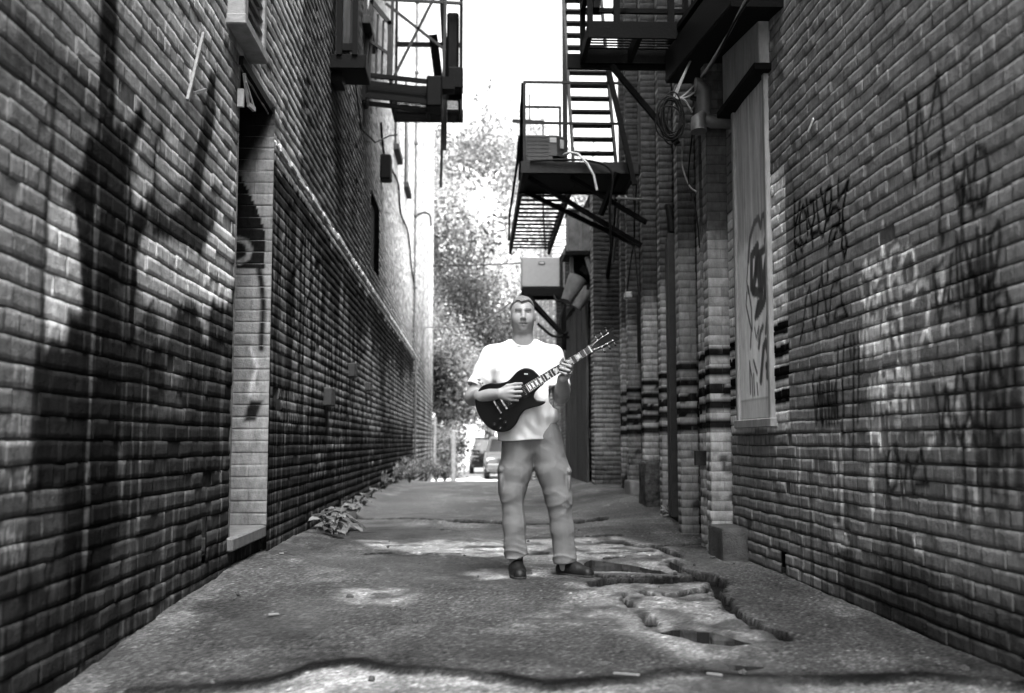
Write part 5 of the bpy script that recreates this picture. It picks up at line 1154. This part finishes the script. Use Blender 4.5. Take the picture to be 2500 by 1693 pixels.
rg2 = ridge(vnoise((Z*11-X*9-yy*7)+1.7, (X*3.5+Z*2.5-yy*3)+2))**2
rg3 = ridge(vnoise((Z*24+X*5+yy*12)+7.7, (X*6+yy*6-Z*3)+5))**2
rg4 = ridge(vnoise((X*22+Z*2+yy*6)+1.2, (Z*3+yy*5)+4))**2
fd = -.005*(rg1-.33)*(.35+.9*kne+.5*cro)-.0042*(rg2-.33)*(.4+.8*kne+.6*cuf)-.006*(rg3-.33)*(.15+1.3*cuf+.5*kne)-.006*(rg4-.33)*(1-.6*cuf)
fd = fd+.003*cro*np.sin(52*Z+46*np.abs(X-.07)+1.2*np.sin(30*X))
P_.f = P_.f+fd.astype(np.float32)
zc = np.where(X < .09, .128+.02*np.sin(20*X), .080+.10*(X-.25))
P_.f = np.maximum(P_.f, (zc-Z+0*Y-.0*X).astype(np.float32)); P_.f = np.maximum(P_.f, (Z-1.0+0*X+0*Y).astype(np.float32))
# cargo pockets with flaps, fly seam
P_.ell((-.143, -.012, .61), (.020, .078, .10), .016, rx=.0).ell((.286, -.02, .60), (.020, .078, .10), .016)
P_.ell((-.143, -.012, .672), (.0235, .082, .034), .004).ell((.286, -.02, .662), (.0235, .082, .034), .004)
P_.cap((.055, -.145, .96), (.062, -.12, .74), .004, .003, 0, cut=True)
P_.cap((-.045, .015, .05), (-.045, .015, .16), .066, .060, 0, cut=True).cap((.268, .012, .03), (.268, .012, .13), .068, .060, 0, cut=True)
V4, Q4 = P_.mesh(); V4 = relax(V4, Q4, 2, .35)
np_mesh('trousers', W(V4), Q4, mat('twill_trousers', .14, .85, amp=.06, scale=22, bump=.2, bscale=220, spec=.2), man, None, True)
# ---- shoes
M_SHOE = mat('black_leather_shoe', .007, .55, amp=.4, spec=.25)
for heel, toe in (((-.045, .065), (-.030, -.165)), ((.258, .055), (.400, -.105))):
    h0, t0 = np.array(heel), np.array(toe); d_ = (t0-h0)/np.linalg.norm(t0-h0)
    lo = np.minimum(h0, t0)-.09; hi = np.maximum(h0, t0)+.09
    Sf = Field((lo[0], lo[1], -.01), (hi[0], hi[1], .17), .004)
    q = lambda t, z: (h0[0]+d_[0]*t, h0[1]+d_[1]*t, z); Ln = np.linalg.norm(t0-h0)
    Sf.cap(q(0, .035), q(Ln*.55, .032), .042, .046, .02).cap(q(Ln*.55, .032), q(Ln, .026), .048, .040, .02).cap(q(0, .04), q(.02, .115), .040, .043, .03).cap(q(.05, .08), q(Ln*.6, .045), .038, .038, .03)
    gx, gy, gz = Sf.grid(); Z = gz[None, None, :]
    body_f = Sf.f.copy()
    up = np.maximum(body_f, (.002-Z).astype(np.float32)); Sf.f = up+0*body_f
    v, qd = Sf.mesh(); sh_ = np_mesh('shoe', W(relax(v, qd, 1, .4)), qd, M_SHOE, man, None, True)
    S2f = Field((lo[0], lo[1], -.01), (hi[0], hi[1], .06), .004)
    S2f.cap(q(0, .02), q(Ln*.55, .02), .046, .050, .02).cap(q(Ln*.55, .02), q(Ln, .02), .050, .043, .02)
    Z = S2f.grid()[2][None, None, :]; S2f.f = np.maximum(np.maximum(S2f.f, (.001-Z)), Z-.020).astype(np.float32)
    v, qd = S2f.mesh(); np_mesh('sole', W(v), qd, mat('shoe_sole', .02, .8), sh_, None, True)
m = MB(); c_ = Vector(lerp(kn2[2], pip2[2], .55)); dr_ = (Vector(pip2[2])-Vector(kn2[2])).normalized(); a_ = dr_.orthogonal().normalized(); b_ = dr_.cross(a_)
m.tube([Vector((MX, MY, 0))+c_+(a_*math.cos(t)+b_*math.sin(t))*.0112 for t in [2*math.pi*i/20 for i in range(21)]], .0022, 6, False); m.build('ring', mat('silver_ring', .7, .2, 1.0, amp=.02), man)

# ------------------------------------------------------------------ guitar
NUT = Vector(at(1441.7, 853, Y=MY-.300)); O = Vector(at(1175.5, 1019.4, Y=MY-.140))
gd = (NUT-O).normalized(); GS = (NUT-O).length/.803
gw = (Vector((0, -1, 0))-gd*gd.dot(Vector((0, -1, 0)))).normalized(); gp = gd.cross(gw) if gd.cross(gw).z > 0 else gw.cross(gd)
def GF(u, v, w): # u along the neck from the strap button, v towards the bass side, w towards the viewer
    return O+(gd*u+gp*v+gw*w)*GS
gt = thing('electric_guitar', 'dark single-cutaway electric guitar held across the man\'s chest', 'guitar', tuple(O))
M_GB = mat('dark_lacquer', .004, .3, amp=.4, scale=5, bump=.02, spec=.12); M_FB = mat('dark_fretboard', .008, .6, amp=.5, scale=30, spec=.1); M_CHR = mat('chrome', .6, .18, 1.0, amp=.05); M_PL = mat('pearl_inlay', .62, .3, amp=.15, scale=90); M_BLKP = mat('black_plastic', .006, .4, spec=.2)
ctrl = [(0, 0), (.012, .075), (.05, .132), (.11, .160), (.17, .148), (.22, .118), (.265, .104), (.31, .112), (.355, .122), (.40, .115), (.432, .085), (.445, .045), (.447, .026), (.447, -.026), (.415, -.034), (.375, -.045), (.352, -.066), (.356, -.090), (.378, -.110), (.396, -.124), (.388, -.134), (.355, -.131), (.31, -.116), (.265, -.106), (.22, -.118), (.17, -.148), (.11, -.160), (.05, -.132), (.012, -.075)]
def crom(P, k=4):
    o = []; n = len(P)
    for i in range(n):
        p0, p1, p2, p3 = [np.array(P[(i+j-1) % n]) for j in range(4)]
        for t in [j/k for j in range(k)]: o.append(tuple(.5*((2*p1)+(p2-p0)*t+(2*p0-5*p1+4*p2-p3)*t*t+(3*p1-p0-3*p2+p3)*t**3)))
    return o
m = MB(); m.plate(crom(ctrl), 0, .048, GF, .006); gb = m.build('body', M_GB, gt)
w_ = .048
m = MB(); m.plate([(.440, -.026), (.805, -.0215), (.805, .0215), (.440, .026)], .036, .056, GF, .004); m.tube([GF(.40, 0, .036), GF(.80, 0, .040)], [.024, .020], 10); m.build('neck', M_GB, gt)
m = MB(); m.plate([(.335, -.0275), (.803, -.0215), (.803, .0215), (.335, .0275)], .055, .0605, GF, .001); fb_ = m.build('fretboard', M_FB, gt)
SC = .628; brg = .803-SC
fx = lambda n: .803-SC*(1-2**(-n/12))
m = MB()
for n in range(1, 23):
    hw = .0215+.006*(n/22); m.beam(GF(fx(n), -hw, .0612), GF(fx(n), hw, .0612), .0032, .0025)
m.build('frets', M_CHR, fb_)
for n in (3, 5, 7, 9, 12, 15, 17, 19, 21):
    c_ = (fx(n)+fx(n-1))/2; hl = (fx(n-1)-fx(n))*.33; m = MB(); m.plate([(c_-hl, -.0165), (c_+hl, -.012), (c_+hl, .012), (c_-hl, .0165)], .0606, .0612, GF); m.build('inlay', M_PL, fb_)
m = MB(); m.plate([(.802, -.0225), (.809, -.0225), (.809, .0225), (.802, .0225)], .052, .0635, GF); m.build('nut', mat('bone_nut', .75, .4, amp=.03), gt)
HS = [(.80, -.022), (.845, -.030), (.87, -.036), (.955, -.040), (.985, -.046), (.990, -.030), (.972, -.010), (.976, .010), (.968, .022), (.992, .030), (.985, .046), (.955, .040), (.87, .036), (.845, .030), (.80, .022)]
HF = lambda u, v, w: GF(u, v, w-.22*max(0, u-.80))
m = MB(); m.plate(HS, .040, .056, HF, .002); hd = m.build('headstock', M_GB, gt)
m = MB(); m.plate([(.812, -.010), (.848, -.016), (.862, -.006), (.866, 0), (.862, .006), (.848, .016), (.812, .010)], .056, .0575, HF); m.build('truss_cover', M_BLKP, hd)
for s_ in (-1, 1):
    for k in range(3):
        u = .872+.038*k; m = MB(); m.cyl(HF(u, s_*.026, .054), HF(u, s_*.026, .066), .0045, 10).cyl(HF(u, s_*.034, .046), HF(u, s_*.052, .046), .003, 8); tp = m.build('tuner', M_CHR, hd)
        m = MB(); m.ball(HF(u, s_*.060, .046), (.0085, .006, .008), 10, 6); m.build('tuner_button', M_BLKP, tp)
for uc in (.318, .205):
    m = MB(); m.plate([(uc-.024, -.044), (uc+.024, -.044), (uc+.024, .044), (uc-.024, .044)], .048, .053, GF, .001).plate([(uc-.018, -.035), (uc+.018, -.035), (uc+.018, .035), (uc-.018, .035)], .052, .0575, GF, .001); pk = m.build('pickup', M_BLKP, gt)
    m = MB()
    for k in range(6): m.cyl(GF(uc+.009, -.026+.0104*k, .0575), GF(uc+.009, -.026+.0104*k, .0586), .0026, 8)
    m.build('pole_pieces', M_CHR, pk)
m = MB(); m.plate([(brg-.007, -.042), (brg+.007, -.042), (brg+.007, .042), (brg-.007, .042)], .052, .062, GF, .002); m.build('bridge', M_CHR, gt)
m = MB(); m.plate([(brg-.052, -.045), (brg-.038, -.045), (brg-.038, .045), (brg-.052, .045)], .052, .064, GF, .003); m.build('tailpiece', M_CHR, gt)
for (u, v) in ((.12, -.105), (.075, -.118), (.105, -.070), (.055, -.080)):
    m = MB(); m.tube([GF(u, v, .048), GF(u, v, .060), GF(u, v, .0625)], [.0125, .0115, .0095], 16); kb = m.build('control_knob', M_BLKP, gt)
    m = MB(); m.beam(GF(u, v, .0627), GF(u+.009, v, .0627), .002, .001); m.build('knob_mark', M_PL, kb)
m = MB(); m.cyl(GF(.395, .075, .048), GF(.395, .075, .050), .016, 20); ts_ = m.build('toggle_switch', M_BLKP, gt)
m = MB(); m.tube([GF(.395, .075, .050), GF(.388, .081, .066), GF(.385, .084, .075)], [.004, .003, .005], 8); m.build('switch_tip', M_PL, ts_)
for k in range(6):
    v0 = (-2.5+k)*.0104; v1 = (-2.5+k)*.0072
    sv = -1 if k < 3 else 1; kk = [0, 1, 2, 2, 1, 0][k]
    m = MB(); m.tube([GF(brg-.045, v0, .0645), GF(brg, v0, .0645), GF(.805, v1, .0645), HF(.872+.038*kk*0+.038*[2, 1, 0, 0, 1, 2][k], sv*.0255, .062)], .0007 if k < 3 else .0009, 5); m.build('string', M_CHR, gt)
m = MB(); m.cyl(GF(-.012, 0, .024), GF(.002, 0, .024), .006, 10); m.build('strap_button', M_CHR, gt)
# ------------------------------------------------------------------ trees, shrubs, weeds
def leaf_mat(name, v, tr=.45):
    m, n, l, b = nmat(name)
    a = n.new('ShaderNodeAttribute'); a.attribute_name = 'tone'
    sp = n.new('ShaderNodeSeparateColor'); l.new(a.outputs['Color'], sp.inputs[0])
    mu = n.new('ShaderNodeMath'); mu.operation = 'MULTIPLY'; mu.inputs[1].default_value = v; l.new(sp.outputs[0], mu.inputs[0])
    cc = n.new('ShaderNodeCombineColor')
    for i in range(3): l.new(mu.outputs[0], cc.inputs[i])
    l.new(cc.outputs[0], b.inputs['Base Color']); b.inputs['Roughness'].default_value = .5; b.inputs['Specular IOR Level'].default_value = .3
    t = n.new('ShaderNodeBsdfTranslucent'); l.new(cc.outputs[0], t.inputs['Color'])
    mx = n.new('ShaderNodeMixShader'); mx.inputs[0].default_value = tr; l.new(b.outputs[0], mx.inputs[1]); l.new(t.outputs[0], mx.inputs[2])
    out = [x for x in n if x.type == 'OUTPUT_MATERIAL'][0]; l.new(mx.outputs[0], out.inputs['Surface']); return m
M_BARK = mat('bark', .035, .95, amp=.6, scale=8, stretch=(3, 3, .6), bump=.6)
def leaf_cards(C_, D_, size, rs, droop=.5, aspect=.42, N_=None):
    """pointed leaves: a folded rhombus each (4 vertices), centred at C_, long axis near D_"""
    n = len(C_); L_ = size*rs.uniform(.6, 1.3, n)[:, None]
    d = D_+rs.normal(0, .55, (n, 3)); d[:, 2] -= droop; d /= np.linalg.norm(d, axis=1, keepdims=True)
    s = np.cross(rs.normal(0, 1, (n, 3)) if N_ is None else N_+rs.normal(0, .5, (n, 3)), d); s /= np.linalg.norm(s, axis=1, keepdims=True)+1e-9
    nn = np.cross(d, s)
    a = C_; t = C_+d*L_; mid = C_+d*L_*.45; wv = s*L_*aspect*.5; up = nn*L_*.08
    V = np.stack([a, mid+wv+up, t, mid-wv+up], 1).reshape(-1, 3); return V, np.arange(4*n).reshape(-1, 4)
def tree(name, label, base, height, crown_c, crown_r, nclump, per, lsize, seed, lm, trunk_r=.22, group=None, limbs=9, cat='tree', clump_r=.55, droop=.5, low=-1.0, hang=0.0):
    rs = np.random.default_rng(seed); t = thing(name, label, cat, tuple(base), 0, group)
    cc = np.array(crown_c, float); cr = np.array(crown_r, float); bs = np.array(base, float)
    m = MB(); top = cc+np.array([0, 0, cr[2]*.5])
    tp = [bs+np.array([0, 0, -.3]), bs*.6+cc*.4+rs.normal(0, .12, 3), cc-np.array([0, 0, cr[2]*.25]), top]
    tp[1][2] = bs[2]+(cc[2]-bs[2])*.45
    m.tube(tp, [trunk_r*1.15, trunk_r*.8, trunk_r*.5, trunk_r*.15], 9)
    ends = []
    for k in range(limbs):
        st = tp[1]+(tp[2]-tp[1])*rs.uniform(-.2, 1.0) if k % 2 else tp[2]+(top-tp[2])*rs.uniform(0, .7)
        v = rs.normal(0, 1, 3); v[2] = abs(v[2])*.5-.1; v /= np.linalg.norm(v); e = cc+v*cr*rs.uniform(.6, .95)
        md = (st+e)/2+rs.normal(0, .15, 3)*cr.mean()*.25; m.tube([st, md, e], [trunk_r*.38, trunk_r*.24, trunk_r*.06], 7); ends += [md, e]
        for q in range(3): e2 = md+(e-md)*rs.uniform(0, .8)+rs.normal(0, .25, 3)*cr; m.tube([md*(.5)+e*.5, e2], [trunk_r*.12, trunk_r*.03], 5); ends.append(e2)
    m.build('trunk', M_BARK, t)
    v = rs.normal(0, 1, (nclump, 3)); v /= np.linalg.norm(v, axis=1, keepdims=True); rad = rs.uniform(.25, 1, nclump)**.45
    wob = 1+.35*(np.array([vnoise(a*2+seed, b*2+c) for a, b, c in v])-.5)*2
    P = cc+v*cr*(rad*wob)[:, None]
    P = P[P[:, 2] > cc[2]+low*cr[2]]
    k = len(P); tone = np.clip(np.exp(rs.normal(-.1, .55, k)), .25, 2.6)
    off = rs.normal(0, clump_r, (k, per, 3))*np.array([1, 1, .6+hang]); off[..., 2] -= hang*np.abs(rs.normal(0, clump_r, (k, per)))
    C_ = (P[:, None]+off).reshape(-1, 3); D_ = off.reshape(-1, 3)/(clump_r+1e-6)
    nt_ = (C_-np.repeat(P, per, 0))/clump_r*.6+np.repeat((P-cc)/cr, per, 0)*.7+np.array([0, 0, .7]); V, Q = leaf_cards(C_, D_, lsize, rs, droop, .5, nt_)
    big = np.exp(2.6*(fbm(P[:, 0]*.5+P[:, 1]*.3+seed, P[:, 2]*.5-P[:, 1]*.2, 2)-.5)*2); tone = np.clip(tone*big, .15, 3.2)
    tn = np.repeat(np.repeat(tone, per)*np.clip(rs.normal(1, .12, k*per), .5, 1.6), 4)
    np_mesh('crown', V, Q, lm, t, tn); return t
LM1 = leaf_mat('leaf_green', .19, .4); LM2 = leaf_mat('leaf_dark', .12, .35); LM3 = leaf_mat('leaf_pale', .40, .5)
tree('tall_tree', 'tall pale-leaved tree filling the end of the alley below the white sky', (.9, 56, -.7), 20, (.6, 56, 11), (6.9, 4.2, 8.2), 950, 84, .25, 1, LM3, .28, 'trees at the end of the alley', 14, hang=.5, clump_r=.5)
tree('spreading_tree', 'darker spreading tree in front of the tall one, limbs showing', (-2.1, 47.5, -.6), 10, (-.7, 47.5, 5.4), (4.1, 2.8, 3.6), 470, 74, .18, 2, LM1, .2, 'trees at the end of the alley', 12, clump_r=.42, hang=.3)
tree('leafy_tree', 'low leafy tree with dark boughs hanging over the parked cars', (-1.15, 44.2, -.6), 5, (-.75, 44.2, 3.3), (1.7, 1.3, 1.75), 330, 60, .15, 5, LM2, .12, 'trees at the end of the alley', 9, clump_r=.28)
tree('round_shrub', 'dark round shrub against the end of the left buildings', (-1.0, 43.4, -.6), 2, (-1.0, 43.4, .75), (.62, .7, 1.3), 210, 40, .11, 7, LM2, .05, None, 6, 'shrub', clump_r=.18)
tree('round_shrub', 'small weedy shrub at the foot of the plank door shed', (2.0, 25.4, .0), 1, (1.72, 25.0, .55), (.3, .8, .6), 90, 30, .09, 8, LM1, .03, None, 5, 'shrub', clump_r=.12)
# feathery weeds along the foot of the left wall
def weed(name, label, base, h, r, n, ls, seed, lm, group=None, aspect=.35, droop=.1):
    rs = np.random.default_rng(seed); t = thing(name, label, 'weed', tuple(base), 0, group); b = np.array(base, float); m = MB(); Cs = []; Ds = []
    for k in range(n):
        a = rs.uniform(0, 6.28); rr = r*rs.uniform(.2, 1); e = b+np.array([math.cos(a)*rr, math.sin(a)*rr, h*rs.uniform(.5, 1)]); md = (b+e)/2+np.array([0, 0, h*.15])
        m.tube([b, md, e], [.005, .004, .002], 4, False)
        for q in range(7): u = rs.uniform(.3, 1); Cs.append(b+(e-b)*u+np.array([0, 0, h*.15*math.sin(3.14*u)])); Ds.append((e-b)/np.linalg.norm(e-b)*.6+rs.normal(0, .5, 3))
    m.build('stem', M_BARK, t)
    V, Q = leaf_cards(np.array(Cs), np.array(Ds), ls, rs, droop, aspect); np_mesh('leaves', V, Q, lm, t, np.repeat(np.clip(rs.normal(1, .3, len(Cs)), .4, 1.8), 4)); return t
spots = [(905, 1175, .34), (925, 1180, .42), (950, 1172, .5), (980, 1168, .55), (1010, 1166, .55), (1040, 1165, .6), (1065, 1164, .5), (875, 1196, .3), (1085, 1166, .4), (960, 1182, .3), (1000, 1176, .3)]
for k, (px, py, h) in enumerate(spots):
    Yw = min(27, max(13, .8*2600/(py-1080))); p = at(px, py, Y=Yw); p[0] = max(p[0], XL+.1); p[2] = ground_h(np.array(p[0]), np.array(p[1]))+.0
    weed('weed', 'feathery weed in the row along the foot of the left wall', p, h, h*.55, 22, .085, 300+k, LM1, 'weeds along the foot of the left wall')
# broad-leaved clumps nearer
def broad(base, n, ls, seed, label, group):
    rs = np.random.default_rng(seed); t = thing('broad_leaved_plant', label, 'weed', tuple(base), 0, group); V = []; Q = []; T = []; b = np.array(base, float); o = 0; m = MB()
    for k in range(n):
        a = rs.uniform(0, 6.28); ln = ls*rs.uniform(.6, 1.2); d = np.array([math.cos(a), math.sin(a), 0]); s = np.array([-d[1], d[0], 0]); st = b+d*ls*rs.uniform(0, .35)+np.array([0, 0, rs.uniform(.02, .18)])
        m.tube([b, st], [.004, .003], 4, False); wd = ln*rs.uniform(.28, .4); lift = rs.uniform(.2, .7); tw = rs.uniform(-.4, .4); tn = np.clip(rs.normal(1, .35), .4, 1.8)
        for i in range(6):
            u = i/5; w = wd*math.sin(math.pi*(u*.9+.08))**.8*(1-.1*u); c = st+d*ln*u+np.array([0, 0, ln*(lift*u-.75*u*u)])
            for j in (-1, 0, 1): V.append(c+s*w*j+np.array([0, 0, (.18*w*abs(j))+tw*w*j*.4+.01*math.sin(9*u+j)])); T.append(tn*(1.2 if j == 0 else 1))
        for i in range(5):
            for j in range(2): q = o+i*3+j; Q.append((q, q+1, q+4, q+3))
        o += 18
    m.build('stem', M_BARK, t); np_mesh('leaves', V, Q, LM2, t, T, True)
for k, (px, py) in enumerate([(800, 1295), (835, 1288), (862, 1262), (880, 1240), (815, 1305), (900, 1222)]):
    p = at(px, py, Z=.03); p[0] = max(p[0], XL+.13); broad(p, 15 if k < 3 else 9, .18 if k < 3 else .14, 400+k, 'broad-leaved weed sprawling at the foot of the left wall', 'broad-leaved weeds by the left wall')
p = at(1640, 1268, Z=.05); weed('weed', 'small star-leaved weed at the corner of the pitted concrete block', p, .16, .14, 9, .075, 77, LM3)
# loose stones and rubbish
rs = np.random.default_rng(6)
for k in range(46):
    x = rs.uniform(-1.4, 1.8); y = rs.uniform(3.7, 11); r_ = rs.uniform(.006, .02)
    if k < 14: x = rs.choice([rs.uniform(-1.45, -1.15), rs.uniform(1.5, 1.85)])
    z = float(ground_h(np.array(x), np.array(y))); m = MB(); m.ball((x, y, z+r_*.3), (r_*rs.uniform(.8, 1.6), r_, r_*.7), 7, 5)
    m.v = [tuple(np.array(v)+rs.normal(0, r_*.12, 3)) for v in m.v]; m.sm = [False]*len(m.f)
    tag(m.build('stone', M_STONE), 'loose little stone lying on the alley floor', 'stone', 'loose stones on the alley floor')
M_LIT = mat('pale_litter', .16, .8, amp=.3)
for k, (px, py, ln, a, lb) in enumerate([(668, 1499, .05, .3, 'flat pale chip of wood lying left of the man on the asphalt'), (1530, 1655, .10, -.5, 'thin pale stick lying by the broken asphalt edge'), (1745, 1655, .06, -.7, 'short pale stick near the puddle at the bottom edge'), (687, 1368, .03, .4, 'scrap of white paper near the left doorway')]):
    p = at(px, py, Z=.0); p[2] = float(ground_h(np.array(p[0]), np.array(p[1])))+.012; m = MB(); m.beam(p-np.array([math.cos(a), math.sin(a), 0])*ln/2, p+np.array([math.cos(a), math.sin(a), 0.05])*ln/2, .012 if ln > .055 else .025, .006); tag(m.build('litter', M_LIT), lb, 'litter')
p = at(1745, 1340, Z=.02); m = MB(); m.ball(p, (.07, .06, .035), 8, 6); m.v = [tuple(np.array(v)+rs.normal(0, .008, 3)) for v in m.v]; tag(m.build('rubble', M_LIT), 'pale lump of rubble beside the stone step', 'rubble')

# ------------------------------------------------------------------ parked cars beyond the crest
M_GLASS = mat('car_glass', .012, .08, amp=.1, spec=.6); M_TYRE = mat('tyre', .012, .8); M_RIM = mat('wheel_rim', .35, .3, .8); M_LAMP = mat('car_lamp', .5, .15, amp=.1); M_PLT = mat('number_plate', .75, .4, amp=.05); M_BUMP = mat('bumper_plastic', .02, .6)
def car(name, label, loc, rz, paint, glass=M_GLASS, wid=1.82):
    t = thing(name, label, 'car', loc, rz, None)
    T0 = Matrix.Translation(Vector(loc)) @ Matrix.Rotation(rz, 4, 'Z')
    fn = lambda p: T0 @ Vector(p)
    h = wid/2
    def loft(m, prof, ys):     # prof(y) list of (x,z) half section
        secs = []
        for y in ys:
            s_ = prof(y); secs.append([(x, y, z) for x, z in s_]+[(-x, y, z) for x, z in s_[::-1]])
        n = len(secs[0]); vs = [fn(p) for s_ in secs for p in s_]
        m.add(vs, [(i*n+k, i*n+(k+1) % n, (i+1)*n+(k+1) % n, (i+1)*n+k) for i in range(len(secs)-1) for k in range(n)], True)
        m.add(vs[:n], [tuple(range(n))]).add(vs[-n:], [tuple(range(n))[::-1]])
    hood = lambda y: np.interp(y, [-2.25, -2.2, -1.3, 2.1, 2.25], [.80, .92, 1.05, 1.05, .95])
    wx_ = lambda y: h*np.interp(y, [-2.25, -2.1, -1.6, 1.7, 2.15, 2.25], [.86, .95, 1, 1, .96, .88])
    m = MB(); loft(m, lambda y: [(0.0, .32), (wx_(y)*.93, .32), (wx_(y), .50), (wx_(y), .78), (wx_(y)*.95, hood(y)-.02), (wx_(y)*.86, hood(y)), (0, hood(y)+.03)], np.linspace(-2.25, 2.25, 19)); bd = m.build('body', paint, t)
    rz_ = lambda y: np.interp(y, [-1.25, -.55, -.3, 1.7, 2.18], [1.06, 1.62, 1.70, 1.72, 1.08]); rw = lambda y: h*np.interp(rz_(y), [1.06, 1.72], [.90, .72])
    m = MB(); loft(m, lambda y: [(0, 1.03), (h*.90, 1.03), (rw(y), max(1.04, rz_(y)-.04)), (rw(y)*.9, rz_(y)), (0, rz_(y)+.015)], np.linspace(-1.25, 2.18, 17)); m.build('cabin', paint, t)
    m = MB(); q = lambda s_, u: fn((s_, -1.25+.70*u+.0-.012, 1.06+.56*u+.012))
    m.add([q(-h*.82, .06), q(h*.82, .06), q(h*.68, .95), q(-h*.68, .95)], [(0, 1, 2, 3)]); m.build('windscreen', glass, t)
    m = MB(); m.add([fn((-h*.80, 2.19, 1.12)), fn((h*.80, 2.19, 1.12)), fn((h*.66, 1.80, 1.63)), fn((-h*.66, 1.80, 1.63))], [(0, 1, 2, 3)]); m.build('rear_window', glass, t)
    for sx in (-1, 1):
        m = MB(); xx = lambda z: sx*(h*np.interp(z, [1.06, 1.72], [.90, .72])+.012)
        m.add([fn((xx(1.1), -1.0, 1.1)), fn((xx(1.1), 1.9, 1.1)), fn((xx(1.58), 1.6, 1.58)), fn((xx(1.58), -.42, 1.58))], [(0, 1, 2, 3)]); m.build('side_window', glass, t)
        m = MB(); m.box(fn((sx*(h+.10), -.95, 1.08)), (.17, .10, .15), bev=.03); m.build('mirror', paint, t)
        m = MB(); m.box(fn((sx*h*.76, -2.17, .78)), (.34, .14, .16), bev=.03); m.build('headlight', M_LAMP, t)
        m = MB(); m.box(fn((sx*h*.86, 2.17, .98)), (.16, .12, .30), bev=.03); m.build('tail_light', M_LAMP, t)
        for yy in (-1.38, 1.36):
            m = MB(); m.cyl(fn((sx*(h-.20), yy, .345)), fn((sx*(h+.01), yy, .345)), .345, 20); wl_ = m.build('wheel', M_TYRE, t)
            m = MB(); m.cyl(fn((sx*(h+.005), yy, .345)), fn((sx*(h+.02), yy, .345)), .21, 14); m.build('rim', M_RIM, wl_)
    m = MB(); m.box(fn((0, -2.24, .52)), (wid*.94, .16, .24), bev=.05); m.build('bumper', paint, t)
    m = MB(); m.box(fn((0, 2.24, .55)), (wid*.94, .16, .24), bev=.05); m.build('bumper', paint, t)
    m = MB()
    for k in range(3): m.box(fn((0, -2.25, .68+.07*k)), (wid*.46, .03, .025))
    m.build('radiator_grille', M_BUMP, t)
    for yy in (-2.325, 2.325): m = MB(); m.box(fn((0, yy, .58)), (.42, .012, .11)); m.build('number_plate', M_PLT, t)
    return t
p = at(1240, 1172, Y=41.5); car('parked_car', 'pale grey car parked nearest, mostly hidden behind the man\'s trousers', (p[0]+.02, 43.8, -.62), 0, mat('silver_paint', .16, .3, .3, amp=.05))
p2 = at(1192, 1165, Y=49); car('parked_car', 'black car parked further off, to the left of the pale one', (p2[0]+.06, 51, -.63), 0, mat('black_paint', .008, .2, amp=.05), mat('reflection_glass', .5, .1, .6, amp=.05))  # bright reflection put into the black car's glass colour
# pale shed wall and post beyond, to the left of the cars
sh_ = thing('shed', 'white sunlit shed beyond the parked cars', 'shed', (-1.2, 122, -.7))
m = MB(); m.box((-1.5, 124, .7), (11, 4, 3.9))
for k in range(13): m.box((-1.5, 121.985, -.6+.24*k), (11.04, .03, .2))
m.build('wall', mat('white_boards', .75, .7, amp=.08), sh_)
m = MB(); m.add([(-7.2, 121.6, 2.6), (4.2, 121.6, 2.6), (4.2, 124, 4.2), (-7.2, 124, 4.2), (-7.2, 126.4, 2.6), (4.2, 126.4, 2.6)], [(0, 1, 2, 3), (3, 2, 5, 4)]); m.build('roof', mat('pale_roof', .4, .8), sh_)
q = at(1107, 1165, Y=36); m = MB(); m.box((q[0], 36.2, .3), (.14, 1.4, 1.9), bev=.02)
tag(m.build('gate_post', mat('pale_post', .25, .8, amp=.4)), 'pale gate post at the left of the parked cars, below the trees', 'post')
fc = thing('board_fence', 'weathered board fence with scrawled marks just past the pale building', 'fence', (-1.5, 43, -.6)); m = MB()
for k in range(10): m.box((-1.52+.03*(k % 2), 42.2+.3*k, .55), (.05, .27, 2.6))
m.build('boards', mat('grey_boards', .2, .9, amp=.5, scale=4, stretch=(1, 5, .5)), fc)

m = MB(); m.add([(-9, 36.9, -.60), (9, 36.9, -.60), (9, 120, -.60), (-9, 120, -.60)], [(0, 1, 2, 3)])
tag(m.build('road', mat('pale_concrete_road', .6, .85, amp=.15, scale=.6)), kind='structure')
